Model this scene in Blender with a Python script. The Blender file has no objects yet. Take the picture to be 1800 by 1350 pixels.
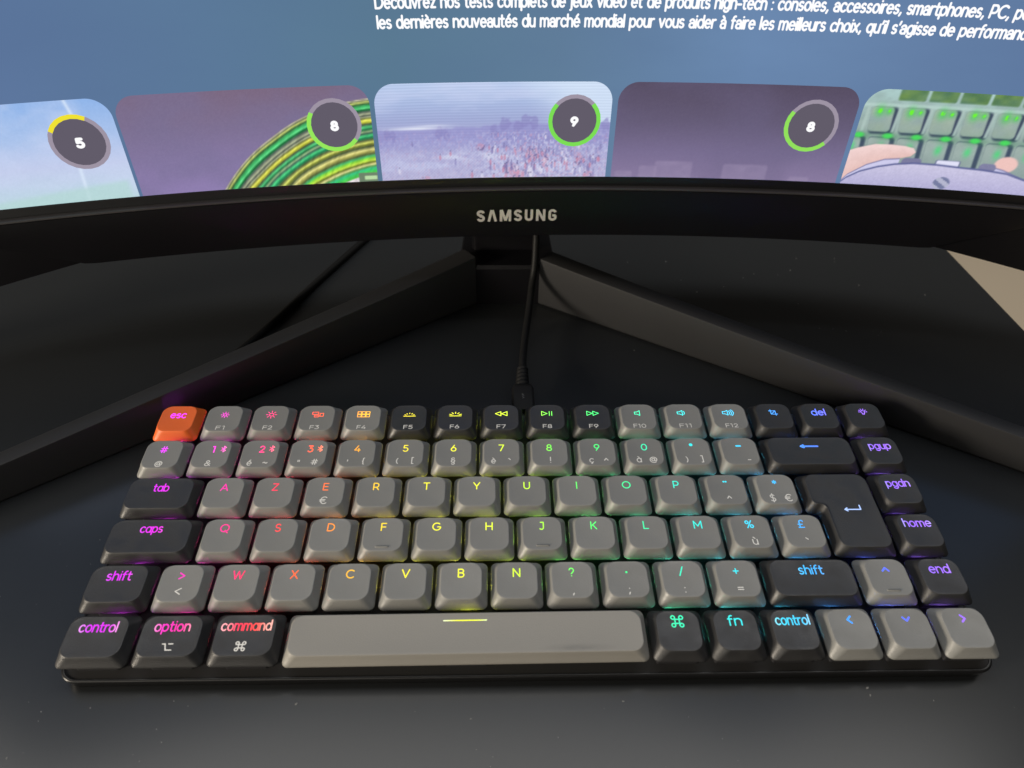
import bpy, bmesh, math, random
import numpy as np
from mathutils import Vector, Matrix

random.seed(7)
MM = 0.001
scene = bpy.context.scene
COL = scene.collection

# ------------------------------------------------------------------ camera
TILT_K = math.radians(2.4)          # the keyboard body is a wedge: its key plane leans 2.4 degrees
LIFT_K = 10.5                       # height of the lower key edge above the desk at the front (mm)
KM = Matrix.Translation((0, 0, LIFT_K * MM)) @ Matrix.Rotation(TILT_K, 4, 'X')

cam = bpy.data.cameras.new('camera')
cam_ob = bpy.data.objects.new('camera', cam)
COL.objects.link(cam_ob)
cam.sensor_width = 9.8
cam.lens = 1312.409 / 1800 * 9.8
cam.clip_start, cam.clip_end = 0.01, 30
ck = Matrix.Translation(Vector((-11.5877642, -106.968007, 231.257413)) * MM) @ (
    Matrix.Rotation(-0.0174832845, 4, 'Z') @ Matrix.Rotation(-0.0122549041, 4, 'Y') @ Matrix.Rotation(0.794678032, 4, 'X'))
cam_ob.matrix_world = KM @ ck
cam.dof.use_dof = True
cam.dof.focus_distance = 0.292
cam.dof.aperture_fstop = 4.0
scene.camera = cam_ob

# ------------------------------------------------------------------ world, lamps, exposure
world = bpy.data.worlds.new('World')
scene.world = world
world.use_nodes = True
bg = world.node_tree.nodes['Background']
bg.inputs[0].default_value = (1.0, 0.93, 0.84, 1)
bg.inputs[1].default_value = 0.05


def area(name, loc, target, size, power, color):
    l = bpy.data.lights.new(name, 'AREA')
    l.shape = 'RECTANGLE'
    l.size, l.size_y = size
    l.energy = power
    l.color = color
    o = bpy.data.objects.new(name, l)
    COL.objects.link(o)
    o.location = loc
    o.rotation_euler = (Vector(target) - Vector(loc)).to_track_quat('-Z', 'Y').to_euler()
    return o


area('ceiling_light', (0.15, 0.55, 2.2), (0.15, 0.55, 0), (4.2, 0.85), 40, (1.0, 0.98, 0.945))
area('room_light', (-1.38, -0.56, 0.41), (0, 0.05, 0.0), (0.32, 0.32), 27, (1.0, 0.88, 0.72))
area('front_left_fill', (-0.72, -1.32, 0.30), (0, 0.05, 0.0), (1.3, 0.7), 6.5, (1.0, 0.94, 0.82))  # broad fill panel added to brighten the key fronts, not a known window

scene.view_settings.view_transform = 'Standard'
scene.view_settings.look = 'None'
scene.view_settings.exposure = 0
scene.view_settings.gamma = 1
scene.view_settings.use_curve_mapping = False
scene.render.engine = 'CYCLES'
scene.cycles.use_denoising = True
try:
    scene.cycles.denoiser = 'OPENIMAGEDENOISE'
except Exception:
    pass
scene.cycles.max_bounces = 8
scene.cycles.sample_clamp_indirect = 4


# ------------------------------------------------------------------ colour helpers and materials
def lin(c):
    return tuple(((v / 255) / 12.92 if v / 255 <= 0.04045 else ((v / 255 + 0.055) / 1.055) ** 2.4) for v in c)


def nt(name):
    m = bpy.data.materials.new(name)
    m.use_nodes = True
    t = m.node_tree
    return m, t, t.nodes['Principled BSDF']


def plastic(name, col, rough=0.5, var=0.08, nscale=900, bump=0.02, spec=0.5, metallic=0.0, big=25, rvar=0.06):
    """base colour with slight broad variation, a fine grain in the surface, and uneven gloss"""
    m, t, p = nt(name)
    N, L = t.nodes, t.links
    tc = N.new('ShaderNodeTexCoord')
    n1 = N.new('ShaderNodeTexNoise')
    n1.inputs['Scale'].default_value = big
    n1.inputs['Detail'].default_value = 5
    L.new(tc.outputs['Object'], n1.inputs['Vector'])
    mix = N.new('ShaderNodeMix')
    mix.data_type = 'RGBA'
    mix.inputs[6].default_value = (*[c * (1 - var) for c in col], 1)
    mix.inputs[7].default_value = (*[min(1, c * (1 + var)) for c in col], 1)
    L.new(n1.outputs['Fac'], mix.inputs[0])
    L.new(mix.outputs[2], p.inputs['Base Color'])
    n2 = N.new('ShaderNodeTexNoise')
    n2.inputs['Scale'].default_value = nscale
    n2.inputs['Detail'].default_value = 2
    L.new(tc.outputs['Object'], n2.inputs['Vector'])
    b = N.new('ShaderNodeBump')
    b.inputs['Strength'].default_value = bump
    b.inputs['Distance'].default_value = 0.001
    L.new(n2.outputs['Fac'], b.inputs['Height'])
    L.new(b.outputs['Normal'], p.inputs['Normal'])
    mr = N.new('ShaderNodeMapRange')
    mr.inputs[3].default_value = rough - rvar
    mr.inputs[4].default_value = rough + rvar
    L.new(n1.outputs['Fac'], mr.inputs[0])
    L.new(mr.outputs[0], p.inputs['Roughness'])
    p.inputs['Specular IOR Level'].default_value = spec
    p.inputs['Metallic'].default_value = metallic
    return m


def emit(name, col, strength=1.0):
    m, t, p = nt(name)
    N, L = t.nodes, t.links
    N.remove(p)
    e = N.new('ShaderNodeEmission')
    e.inputs[0].default_value = (*lin(col), 1)
    e.inputs[1].default_value = strength
    L.new(e.outputs[0], N['Material Output'].inputs[0])
    return m


def emit_attr(name, strength):
    m, t, p = nt(name)
    N, L = t.nodes, t.links
    N.remove(p)
    a = N.new('ShaderNodeVertexColor')
    a.layer_name = 'light'
    e = N.new('ShaderNodeEmission')
    e.inputs[1].default_value = strength
    L.new(a.outputs[0], e.inputs[0])
    L.new(e.outputs[0], N['Material Output'].inputs[0])
    return m


def emit_grad(name, stops, axis='y', noise=0.0, nscale=30, stretch=(1, 1, 1), noise_col=(255, 255, 255), strength=1.0, lo=0.45, hi=0.7):
    """a picture shown on the screen: colour stops along the generated UV ('uv' holds mm along / up the screen)"""
    m, t, p = nt(name)
    N, L = t.nodes, t.links
    N.remove(p)
    uv = N.new('ShaderNodeUVMap')
    uv.uv_map = 'mm'
    sep = N.new('ShaderNodeSeparateXYZ')
    L.new(uv.outputs[0], sep.inputs[0])
    mr = N.new('ShaderNodeMapRange')
    mr.inputs[1].default_value = stops[0][0]
    mr.inputs[2].default_value = stops[-1][0]
    L.new(sep.outputs[0 if axis == 'x' else 1], mr.inputs[0])
    cr = N.new('ShaderNodeValToRGB')
    a, b = stops[0][0], stops[-1][0]
    while len(cr.color_ramp.elements) < len(stops):
        cr.color_ramp.elements.new(0.5)
    for el, (pos, c) in zip(cr.color_ramp.elements, stops):
        el.position = (pos - a) / (b - a)
        el.color = (*lin(c), 1)
    L.new(mr.outputs[0], cr.inputs[0])
    out = cr.outputs[0]
    if noise:
        mp = N.new('ShaderNodeMapping')
        mp.inputs['Scale'].default_value = stretch
        L.new(uv.outputs[0], mp.inputs[0])
        nz = N.new('ShaderNodeTexNoise')
        nz.inputs['Scale'].default_value = nscale
        nz.inputs['Detail'].default_value = 6
        L.new(mp.outputs[0], nz.inputs['Vector'])
        m2 = N.new('ShaderNodeMapRange')
        m2.inputs[1].default_value = lo
        m2.inputs[2].default_value = hi
        m2.inputs[4].default_value = noise
        L.new(nz.outputs['Fac'], m2.inputs[0])
        mx = N.new('ShaderNodeMix')
        mx.data_type = 'RGBA'
        mx.inputs[7].default_value = (*lin(noise_col), 1)
        L.new(m2.outputs[0], mx.inputs[0])
        L.new(out, mx.inputs[6])
        out = mx.outputs[2]
    e = N.new('ShaderNodeEmission')
    e.inputs[1].default_value = strength
    L.new(out, e.inputs[0])
    L.new(e.outputs[0], N['Material Output'].inputs[0])
    return m


M = {}
M['key_grey'] = plastic('grey_key_plastic', (0.197, 0.196, 0.185), 0.50, 0.05, 2600, 0.10, 0.5, big=60)
M['key_black'] = plastic('black_key_plastic', (0.0225, 0.022, 0.0225), 0.50, 0.10, 2600, 0.10, 0.5, big=60)
M['key_orange'] = plastic('orange_key_plastic', (0.80, 0.135, 0.016), 0.5, 0.05, 2600, 0.10, 0.5, big=60)
M['space_grey'] = plastic('worn_grey_key_plastic', (0.225, 0.215, 0.193), 0.48, 0.05, 2600, 0.10, 0.5, big=60)
M['print'] = plastic('printed_ink', (0.76, 0.745, 0.70), 0.5, 0.02)
M['case'] = plastic('black_anodised_case', (0.008, 0.008, 0.0085), 0.32, 0.1, 1800, 0.03, 0.4)
M['switch'] = plastic('black_switch_housing', (0.02, 0.02, 0.022), 0.4, 0.05)
M['plate'] = plastic('switch_plate', (0.028, 0.028, 0.029), 0.6, 0.05, spec=0.15)
M['desk'] = plastic('dark_laminate', (0.0225, 0.0245, 0.0265), 0.235, 0.10, 1400, 0.006, 0.42, big=9, rvar=0.025)
M['desk_edge'] = plastic('black_edge_band', (0.010, 0.010, 0.010), 0.5, 0.05)
M['floor'] = plastic('pale_wood_floor', (0.88, 0.73, 0.54), 0.5, 0.04, 80, 0.02, big=3)
M['bezel'] = plastic('black_monitor_plastic', (0.006, 0.0058, 0.0070), 0.36, 0.08, 2500, 0.05, 0.14)
M['lip'] = plastic('satin_bezel_lip', (0.035, 0.033, 0.034), 0.4, 0.08, 2500, 0.05, 0.4)
M['glass_black'] = plastic('black_panel_border', (0.006, 0.006, 0.007), 0.3, 0.05, bump=0.0)
M['stand'] = plastic('dark_stand_plastic', (0.0235, 0.0235, 0.0245), 0.5, 0.08, 2200, 0.06, 0.15)
M['logo'] = plastic('silver_logo_ink', (0.44, 0.42, 0.40), 0.45, 0.02)
M['rubber'] = plastic('black_cable_rubber', (0.010, 0.010, 0.010), 0.5, 0.08, spec=0.12)
M['mark'] = plastic('faint_grey_mark', (0.10, 0.10, 0.10), 0.5, 0.02)
M['dust'] = plastic('pale_dust', (0.17, 0.17, 0.165), 0.9, 0.1)
M['legend'] = emit_attr('backlit_legend', 1.35)
M['led'] = emit_attr('key_backlight_led', 104.0)


def stain_space(m):
    """the faint dark thumb mark on the space bar"""
    t = m.node_tree
    N, L = t.nodes, t.links
    p = N['Principled BSDF']
    src = p.inputs['Base Color'].links[0].from_socket
    tc = N.new('ShaderNodeTexCoord')
    mp = N.new('ShaderNodeMapping')
    mp.inputs['Location'].default_value = (-0.036, 0.0058, 0)
    L.new(tc.outputs['Object'], mp.inputs[0])
    mp2 = N.new('ShaderNodeMapping')
    mp2.inputs['Scale'].default_value = (75, 640, 0)
    L.new(mp.outputs[0], mp2.inputs[0])
    ln = N.new('ShaderNodeVectorMath')
    ln.operation = 'LENGTH'
    L.new(mp2.outputs[0], ln.inputs[0])
    nz = N.new('ShaderNodeTexNoise')
    nz.inputs['Scale'].default_value = 330
    nz.inputs['Detail'].default_value = 4
    mp3 = N.new('ShaderNodeMapping')
    mp3.inputs['Scale'].default_value = (1, 3, 1)
    L.new(tc.outputs['Object'], mp3.inputs[0])
    L.new(mp3.outputs[0], nz.inputs[0])
    r = N.new('ShaderNodeMapRange')
    r.inputs[1].default_value = 1.0
    r.inputs[2].default_value = 0.2
    r.inputs[4].default_value = 0.48
    L.new(ln.outputs[1], r.inputs[0])
    mu = N.new('ShaderNodeMath')
    mu.operation = 'MULTIPLY'
    L.new(r.outputs[0], mu.inputs[0])
    L.new(nz.outputs['Fac'], mu.inputs[1])
    mx = N.new('ShaderNodeMix')
    mx.data_type = 'RGBA'
    mx.inputs[7].default_value = (0.06, 0.058, 0.055, 1)
    L.new(mu.outputs[0], mx.inputs[0])
    L.new(src, mx.inputs[6])
    L.new(mx.outputs[2], p.inputs['Base Color'])


stain_space(M['space_grey'])


def vary(m):
    """each cap a touch different in tone and gloss, shinier where fingers rest"""
    t = m.node_tree
    N, L = t.nodes, t.links
    p = N['Principled BSDF']
    src = p.inputs['Base Color'].links[0].from_socket
    oi = N.new('ShaderNodeObjectInfo')
    mr = N.new('ShaderNodeMapRange')
    mr.inputs[3].default_value, mr.inputs[4].default_value = 0.93, 1.05
    L.new(oi.outputs['Random'], mr.inputs[0])
    mx = N.new('ShaderNodeMix')
    mx.data_type, mx.blend_type = 'RGBA', 'MULTIPLY'
    mx.inputs[0].default_value = 1
    L.new(src, mx.inputs[6])
    L.new(mr.outputs[0], mx.inputs[7])
    L.new(mx.outputs[2], p.inputs['Base Color'])
    tc = N.new('ShaderNodeTexCoord')
    ad = N.new('ShaderNodeVectorMath')
    L.new(tc.outputs['Object'], ad.inputs[0])
    L.new(oi.outputs['Random'], ad.inputs[1])
    nz = N.new('ShaderNodeTexNoise')
    nz.inputs['Scale'].default_value = 170
    nz.inputs['Detail'].default_value = 4
    L.new(ad.outputs[0], nz.inputs[0])
    r2 = N.new('ShaderNodeMapRange')
    r2.inputs[1].default_value, r2.inputs[2].default_value = .35, .65
    r2.inputs[3].default_value, r2.inputs[4].default_value = 0.36, 0.56
    L.new(nz.outputs['Fac'], r2.inputs[0])
    L.new(r2.outputs[0], p.inputs['Roughness'])


for k_ in ('key_grey', 'key_black', 'key_orange'):
    vary(M[k_])


# ------------------------------------------------------------------ mesh helpers
class MB:
    """collects vertices (in mm) and faces, builds ONE mesh object"""

    def __init__(self):
        self.v, self.f, self.mi, self.c, self.uv = [], [], [], [], []

    def add(self, verts, faces, mat=0, col=None, uvs=None):
        o = len(self.v)
        self.v += [tuple(p) for p in verts]
        self.f += [tuple(o + i for i in f) for f in faces]
        self.mi += [mat] * len(faces)
        self.c += [col or (1, 1, 1)] * len(verts) if not isinstance(col, list) else col
        self.uv += uvs if uvs else [(0, 0)] * len(verts)

    def mesh(self, name, mats, smooth=True, colors=False, uv=False, recalc=True):
        me = bpy.data.meshes.new(name)
        me.from_pydata([(x * MM, y * MM, z * MM) for x, y, z in self.v], [], self.f)
        for m in mats:
            me.materials.append(m)
        me.polygons.foreach_set('material_index', self.mi)
        me.polygons.foreach_set('use_smooth', [smooth] * len(self.f))
        if colors:
            a = me.color_attributes.new('light', 'FLOAT_COLOR', 'POINT')
            for i, c in enumerate(self.c):
                a.data[i].color = (*c, 1)
        if uv:
            l = me.uv_layers.new(name='mm')
            for lp in me.loops:
                l.data[lp.index].uv = self.uv[lp.vertex_index]
        if recalc:
            bm = bmesh.new()
            bm.from_mesh(me)
            bmesh.ops.recalc_face_normals(bm, faces=bm.faces)
            bm.to_mesh(me)
            bm.free()
        me.update()
        return me

    def build(self, name, mats, parent=None, **kw):
        return link(name, self.mesh(name, mats if isinstance(mats, list) else [mats], **kw), parent)


def link(name, me, parent=None, loc=(0, 0, 0)):
    o = bpy.data.objects.new(name, me)
    COL.objects.link(o)
    if parent is not None:
        o.parent = parent
    o.location = [c * MM for c in loc]
    return o


def tag(o, label=None, cat=None, group=None, kind=None):
    if label:
        o['label'] = label
    if cat:
        o['category'] = cat
    if group:
        o['group'] = group
    if kind:
        o['kind'] = kind
    return o


def empty(name, loc=(0, 0, 0)):
    o = bpy.data.objects.new(name, None)
    o.empty_display_size = 0.02
    COL.objects.link(o)
    o.location = [c * MM for c in loc]
    return o


def sharp(o, deg=35):
    """crease edges that are sharper than deg, so flat faces stay flat"""
    me = o.data
    bm = bmesh.new()
    bm.from_mesh(me)
    for e in bm.edges:
        if len(e.link_faces) == 2:
            e.smooth = e.calc_face_angle(0) < math.radians(deg)
    bm.to_mesh(me)
    bm.free()
    return o


def rounded_poly(pts, seg=6):
    """pts: (x, y, r) counter-clockwise; fixed number of vertices per corner, so rings of the same polygon line up"""
    out = []
    n = len(pts)
    for i in range(n):
        x, y, r = pts[i]
        a = Vector((pts[i - 1][0] - x, pts[i - 1][1] - y))
        b = Vector((pts[(i + 1) % n][0] - x, pts[(i + 1) % n][1] - y))
        a.normalize()
        b.normalize()
        p0 = Vector((x, y)) + a * r
        p1 = Vector((x, y)) + b * r
        c = Vector((x, y)) + (a + b) * r
        for k in range(seg + 1):
            t = k / seg * math.pi / 2
            out.append(tuple(c - b * r * math.cos(t) - a * r * math.sin(t)))
    return out


def loft(mb, rings, mat=0, cap0=True, cap1=True):
    n = len(rings[0])
    vs = [p for r in rings for p in r]
    fs = []
    for i in range(len(rings) - 1):
        for j in range(n):
            k = (j + 1) % n
            fs.append((i * n + j, i * n + k, (i + 1) * n + k, (i + 1) * n + j))
    if cap0:
        fs.append(tuple(range(n))[::-1])
    if cap1:
        fs.append(tuple((len(rings) - 1) * n + j for j in range(n)))
    mb.add(vs, fs, mat)


def tube(mb, path, rad, seg=12, mat=0):
    """round tube along a 3-D polyline (mm); rad a number or one per point"""
    P = [Vector(p) for p in path]
    rings = []
    up = Vector((0, 0, 1))
    for i, p in enumerate(P):
        d = (P[min(i + 1, len(P) - 1)] - P[max(i - 1, 0)]).normalized()
        u = up if abs(d.dot(up)) < 0.95 else Vector((1, 0, 0))
        s = d.cross(u).normalized()
        w = s.cross(d)
        r = rad[i] if isinstance(rad, (list, tuple)) else rad
        rings.append([tuple(p + s * r * math.cos(2 * math.pi * k / seg) + w * r * math.sin(2 * math.pi * k / seg)) for k in range(seg)])
    loft(mb, rings, mat)


def spline(pts, n=12):
    """Catmull-Rom through the points"""
    P = [Vector(p) for p in pts]
    P = [P[0] * 2 - P[1]] + P + [P[-1] * 2 - P[-2]]
    out = []
    for i in range(1, len(P) - 2):
        for k in range(n):
            t = k / n
            a, b, c, d = P[i - 1], P[i], P[i + 1], P[i + 2]
            out.append(0.5 * ((2 * b) + (c - a) * t + (2 * a - 5 * b + 4 * c - d) * t * t + (3 * b - a - 3 * c + d) * t ** 3))
    out.append(P[-2])
    return out


# ------------------------------------------------------------------ lettering drawn with strokes
def arc(cx, cy, rx, ry, a0, a1):
    n = max(3, int(abs(a1 - a0) / 14))
    return [(cx + rx * math.cos(math.radians(a0 + (a1 - a0) * i / n)), cy + ry * math.sin(math.radians(a0 + (a1 - a0) * i / n))) for i in range(n + 1)]


XH = 0.70
BOWL = arc(.29, .35, .29, .35, 0, 360)
ARCH = [(0, .36)] + arc(.26, .42, .26, .28, 180, 0) + [(.52, 0)]
DOT = lambda x, y: [(x, y), (x + .004, y)]
GL = {
    'a': (.58, [BOWL, [(.58, .70), (.58, 0)]]),
    'ä2': (.50, [arc(.25, .46, .24, .24, 155, 0) + [(.49, 0)], arc(.25, .20, .25, .20, 0, 360)]),
    'b': (.58, [[(0, 1.02), (0, 0)], BOWL]), 'c': (.50, [arc(.29, .35, .29, .35, 45, 315)]),
    'd': (.58, [BOWL, [(.58, 1.02), (.58, 0)]]), 'e': (.57, [[(.02, .37), (.57, .37)] + arc(.29, .35, .28, .35, 4, 312)]),
    'f': (.33, [arc(.30, .78, .18, .24, 75, 180) + [(.12, 0)], [(0, .67), (.32, .67)]]),
    'g': (.58, [BOWL, [(.58, .70), (.58, 0)] + arc(.30, 0, .28, .28, 0, -150)]),
    'h': (.52, [[(0, 1.02), (0, 0)], ARCH]), 'i': (.02, [[(.01, .70), (.01, 0)], DOT(.01, .97)]),
    'j': (.10, [[(.10, .70), (.10, -.10)] + arc(-.04, -.10, .14, .17, 0, -90), DOT(.10, .97)]),
    'k': (.48, [[(0, 1.02), (0, 0)], [(.44, .70), (.02, .28)], [(.17, .42), (.48, 0)]]), 'l': (.02, [[(.01, 1.02), (.01, 0)]]),
    'm': (.86, [[(0, .70), (0, 0)], [(0, .36)] + arc(.215, .45, .215, .25, 180, 0) + [(.43, 0)], [(.43, .36)] + arc(.645, .45, .215, .25, 180, 0) + [(.86, 0)]]),
    'n': (.52, [[(0, .70), (0, 0)], ARCH]), 'o': (.58, [BOWL]), 'p': (.58, [[(0, .70), (0, -.28)], BOWL]),
    'q': (.58, [BOWL, [(.58, .70), (.58, -.28)]]), 'r': (.30, [[(0, .70), (0, 0)], [(0, .36)] + arc(.26, .40, .26, .30, 180, 75)]),
    's': (.44, [arc(.22, .525, .19, .175, 35, 270) + arc(.22, .175, .21, .175, 90, -145)]),
    't': (.35, [[(.13, .95), (.13, .18)] + arc(.29, .18, .16, .18, 180, 290), [(0, .67), (.34, .67)]]),
    'u': (.52, [[(0, .70), (0, .28)] + arc(.26, .28, .26, .28, 180, 360) + [(.52, .70)], [(.52, .70), (.52, 0)]]),
    'v': (.54, [[(0, .70), (.27, 0)], [(.27, 0), (.54, .70)]]), 'w': (.84, [[(0, .70), (.22, 0)], [(.22, 0), (.42, .66)], [(.42, .66), (.62, 0)], [(.62, 0), (.84, .70)]]),
    'x': (.50, [[(0, .70), (.50, 0)], [(0, 0), (.50, .70)]]), 'y': (.54, [[(0, .70), (.28, 0)], [(.54, .70), (.20, -.28)]]),
    'z': (.46, [[(.02, .68), (.44, .68)], [(.44, .68), (.02, .02)], [(.02, .02), (.46, .02)]]),
    'A': (.86, [[(0, 0), (.43, 1)], [(.43, 1), (.86, 0)], [(.16, .32), (.70, .32)]]),
    'B': (.62, [[(0, 0), (0, 1)], [(0, 1), (.34, 1)] + arc(.34, .765, .24, .235, 90, -90) + [(0, .53)], [(.34, .53)] + arc(.36, .265, .27, .265, 90, -90) + [(0, 0)]]),
    'C': (.80, [arc(.48, .5, .48, .5, 48, 312)]), 'D': (.78, [[(0, 0), (0, 1)], [(0, 1), (.30, 1)] + arc(.30, .5, .48, .5, 90, -90) + [(0, 0)]]),
    'E': (.58, [[(0, 0), (0, 1)], [(0, 1), (.58, 1)], [(0, .52), (.52, .52)], [(0, 0), (.58, 0)]]),
    'F': (.56, [[(0, 0), (0, 1)], [(0, 1), (.56, 1)], [(0, .50), (.50, .50)]]),
    'G': (.88, [arc(.48, .5, .48, .5, 48, 340) , [(.93, .34), (.93, .46)], [(.93, .46), (.58, .46)]]),
    'H': (.74, [[(0, 0), (0, 1)], [(.74, 0), (.74, 1)], [(0, .5), (.74, .5)]]), 'I': (.02, [[(.01, 0), (.01, 1)]]),
    'J': (.46, [[(.12, 1), (.46, 1)], [(.46, 1), (.46, .28)] + arc(.22, .28, .24, .28, 0, -140)]),
    'K': (.66, [[(0, 0), (0, 1)], [(.62, 1), (0, .36)], [(.22, .58), (.66, 0)]]), 'L': (.54, [[(0, 1), (0, 0)], [(0, 0), (.54, 0)]]),
    'M': (.90, [[(0, 0), (0, 1)], [(0, 1), (.45, .30)], [(.45, .30), (.90, 1)], [(.90, 1), (.90, 0)]]),
    'N': (.74, [[(0, 0), (0, 1)], [(0, 1), (.74, 0)], [(.74, 0), (.74, 1)]]), 'O': (.98, [arc(.49, .5, .49, .5, 0, 360)]),
    'P': (.62, [[(0, 0), (0, 1)], [(0, 1), (.34, 1)] + arc(.34, .69, .28, .31, 90, -90) + [(0, .38)]]),
    'Q': (.98, [arc(.49, .5, .49, .5, 0, 360), [(.58, .20), (.90, -.14)]]),
    'R': (.64, [[(0, 0), (0, 1)], [(0, 1), (.34, 1)] + arc(.34, .69, .28, .31, 90, -90) + [(0, .38)], [(.36, .38), (.64, 0)]]),
    'S': (.58, [arc(.29, .745, .26, .255, 30, 270) + arc(.29, .245, .29, .245, 90, -150)]),
    'T': (.74, [[(0, 1), (.74, 1)], [(.37, 1), (.37, 0)]]), 'U': (.70, [[(0, 1), (0, .36)] + arc(.35, .36, .35, .36, 180, 360) + [(.70, 1)]]),
    'V': (.82, [[(0, 1), (.41, 0)], [(.41, 0), (.82, 1)]]), 'W': (1.20, [[(0, 1), (.31, 0)], [(.31, 0), (.60, .96)], [(.60, .96), (.89, 0)], [(.89, 0), (1.20, 1)]]),
    'X': (.74, [[(.03, 1), (.74, 0)], [(0, 0), (.71, 1)]]), 'Y': (.76, [[(0, 1), (.38, .42)], [(.76, 1), (.38, .42)], [(.38, .42), (.38, 0)]]),
    'Z': (.68, [[(.02, 1), (.66, 1)], [(.66, 1), (.02, 0)], [(.02, 0), (.68, 0)]]),
    '0': (.68, [arc(.34, .5, .34, .5, 0, 360)]), '1': (.34, [[(0, .96), (.24, 1)], [(.24, 1), (.24, 0)]]),
    '2': (.58, [arc(.28, .70, .27, .30, 160, -35) + [(.02, 0)], [(.02, 0), (.60, 0)]]),
    '3': (.60, [[(.04, 1), (.54, 1)], [(.54, 1), (.24, .60)], [(.24, .60)] + arc(.27, .31, .32, .31, 90, -145)]),
    '4': (.70, [[(.44, 1), (0, .26)], [(0, .26), (.70, .26)], [(.52, .55), (.52, 0)]]),
    '5': (.60, [[(.54, 1), (.10, 1)], [(.10, 1), (.06, .58)], [(.06, .58)] + arc(.27, .31, .32, .31, 110, -145)]),
    '6': (.62, [arc(.31, .31, .31, .31, 0, 360), [(.02, .38), (.40, 1)]]), '7': (.62, [[(0, 1), (.62, 1)], [(.62, 1), (.20, 0)]]),
    '8': (.62, [arc(.31, .755, .255, .245, 0, 360), arc(.31, .265, .31, .265, 0, 360)]),
    '9': (.62, [arc(.31, .69, .31, .31, 0, 360), [(.60, .62), (.22, 0)]]),
    '#': (.86, [[(.22, 0), (.34, 1)], [(.54, 0), (.66, 1)], [(.06, .68), (.86, .68)], [(0, .30), (.80, .30)]]),
    '@': (1.0, [arc(.46, .42, .20, .22, 0, 360), [(.66, .64), (.66, .32)] + arc(.80, .32, .13, .13, 180, 330) + arc(.50, .40, .48, .50, 15, 310)]),
    '&': (.78, [[(.76, .02), (.20, .66)] + arc(.36, .79, .20, .20, 200, -40) + [(.16, .46)] + arc(.30, .26, .28, .26, 130, 300) + [(.72, .44)]]),
    '~': (.60, [arc(.16, .40, .15, .13, 180, 20) + arc(.44, .46, .15, .13, 200, 360)]),
    '"': (.24, [[(.02, 1), (.02, .74)], [(.22, 1), (.22, .74)]]), "'": (.02, [[(.01, 1), (.01, .74)]]), '’': (.08, [[(.08, 1), (.02, .76)]]),
    '{': (.30, [[(.28, 1.05)] + arc(.22, .90, .10, .14, 100, 180) + [(.12, .60), (.02, .46)], [(.02, .46), (.12, .32), (.12, .04)] + arc(.22, .02, .10, .14, 180, 270)]),
    '(': (.22, [arc(.42, .45, .40, .60, 125, 235)]), ')': (.22, [arc(-.20, .45, .40, .60, 55, -55)]),
    '[': (.24, [[(.24, 1.05), (.02, 1.05)], [(.02, 1.05), (.02, -.14)], [(.02, -.14), (.24, -.14)]]),
    ']': (.24, [[(0, 1.05), (.22, 1.05)], [(.22, 1.05), (.22, -.14)], [(.22, -.14), (0, -.14)]]),
    '§': (.50, [arc(.25, .86, .20, .18, 25, 255) + arc(.25, .48, .24, .22, 110, -90), arc(.25, .42, .24, .22, 90, 270) + arc(.25, .02, .20, .18, 75, -155)]),
    '`': (.22, [[(0, .96), (.22, .74)]]), '!': (.04, [[(.02, 1), (.02, .32)], DOT(.02, .02)]), '^': (.50, [[(0, .50), (.25, .86)], [(.25, .86), (.50, .50)]]),
    '°': (.30, [arc(.15, .82, .10, .10, 0, 360)]), '-': (.34, [[(0, .36), (.34, .36)]]), '_': (.52, [[(0, .62), (.52, .62)]]),
    '$': (.56, [arc(.28, .735, .26, .235, 30, 270) + arc(.28, .245, .28, .255, 90, -150), [(.28, 1.14), (.28, -.14)]]),
    '€': (.76, [arc(.50, .5, .40, .5, 50, 310), [(0, .60), (.58, .60)], [(0, .40), (.54, .40)]]),
    '*': (.40, [[(.20, .98), (.20, .54)], [(.01, .87), (.39, .65)], [(.01, .65), (.39, .87)]]), '¨': (.34, [DOT(.03, .9), DOT(.31, .9)]),
    '%': (.90, [arc(.18, .78, .18, .20, 0, 360), arc(.72, .22, .18, .20, 0, 360), [(.72, 1), (.18, 0)]]),
    '£': (.70, [arc(.42, .74, .24, .26, 25, 190) + [(.18, 0)], [(0, .44), (.50, .44)], [(0, 0), (.66, 0)]]),
    '?': (.52, [arc(.25, .73, .25, .27, 165, -40) + [(.24, .30)], DOT(.24, .02)]), '.': (.06, [DOT(.03, .03)]), ',': (.12, [[(.10, .06), (.02, -.16)]]),
    ';': (.12, [DOT(.09, .56), [(.10, .06), (.02, -.16)]]), ':': (.06, [DOT(.03, .03), DOT(.03, .58)]), '/': (.42, [[(0, -.06), (.42, 1.04)]]),
    '+': (.58, [[(0, .46), (.58, .46)], [(.29, .76), (.29, .16)]]), '=': (.58, [[(0, .60), (.58, .60)], [(0, .34), (.58, .34)]]),
    '<': (.56, [[(.56, .82), (0, .46)], [(0, .46), (.56, .10)]]), '>': (.56, [[(0, .82), (.56, .46)], [(.56, .46), (0, .10)]]), ' ': (.26, []),
}
for ch, base, acc in (('é', 'e', [[(.24, .84), (.40, 1.02)]]), ('è', 'e', [[(.18, 1.02), (.36, .84)]]), ('à', 'a', [[(.18, 1.02), (.36, .84)]]), ('ù', 'u', [[(.14, 1.02), (.32, .84)]]),
                      ('ç', 'c', [[(.30, 0), (.36, -.12), (.28, -.22), (.20, -.22)]])):
    GL[ch] = (GL[base][0], GL[base][1] + acc)
GL['à2'] = (GL['ä2'][0], GL['ä2'][1] + [[(.14, 1.02), (.32, .84)]])


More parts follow.
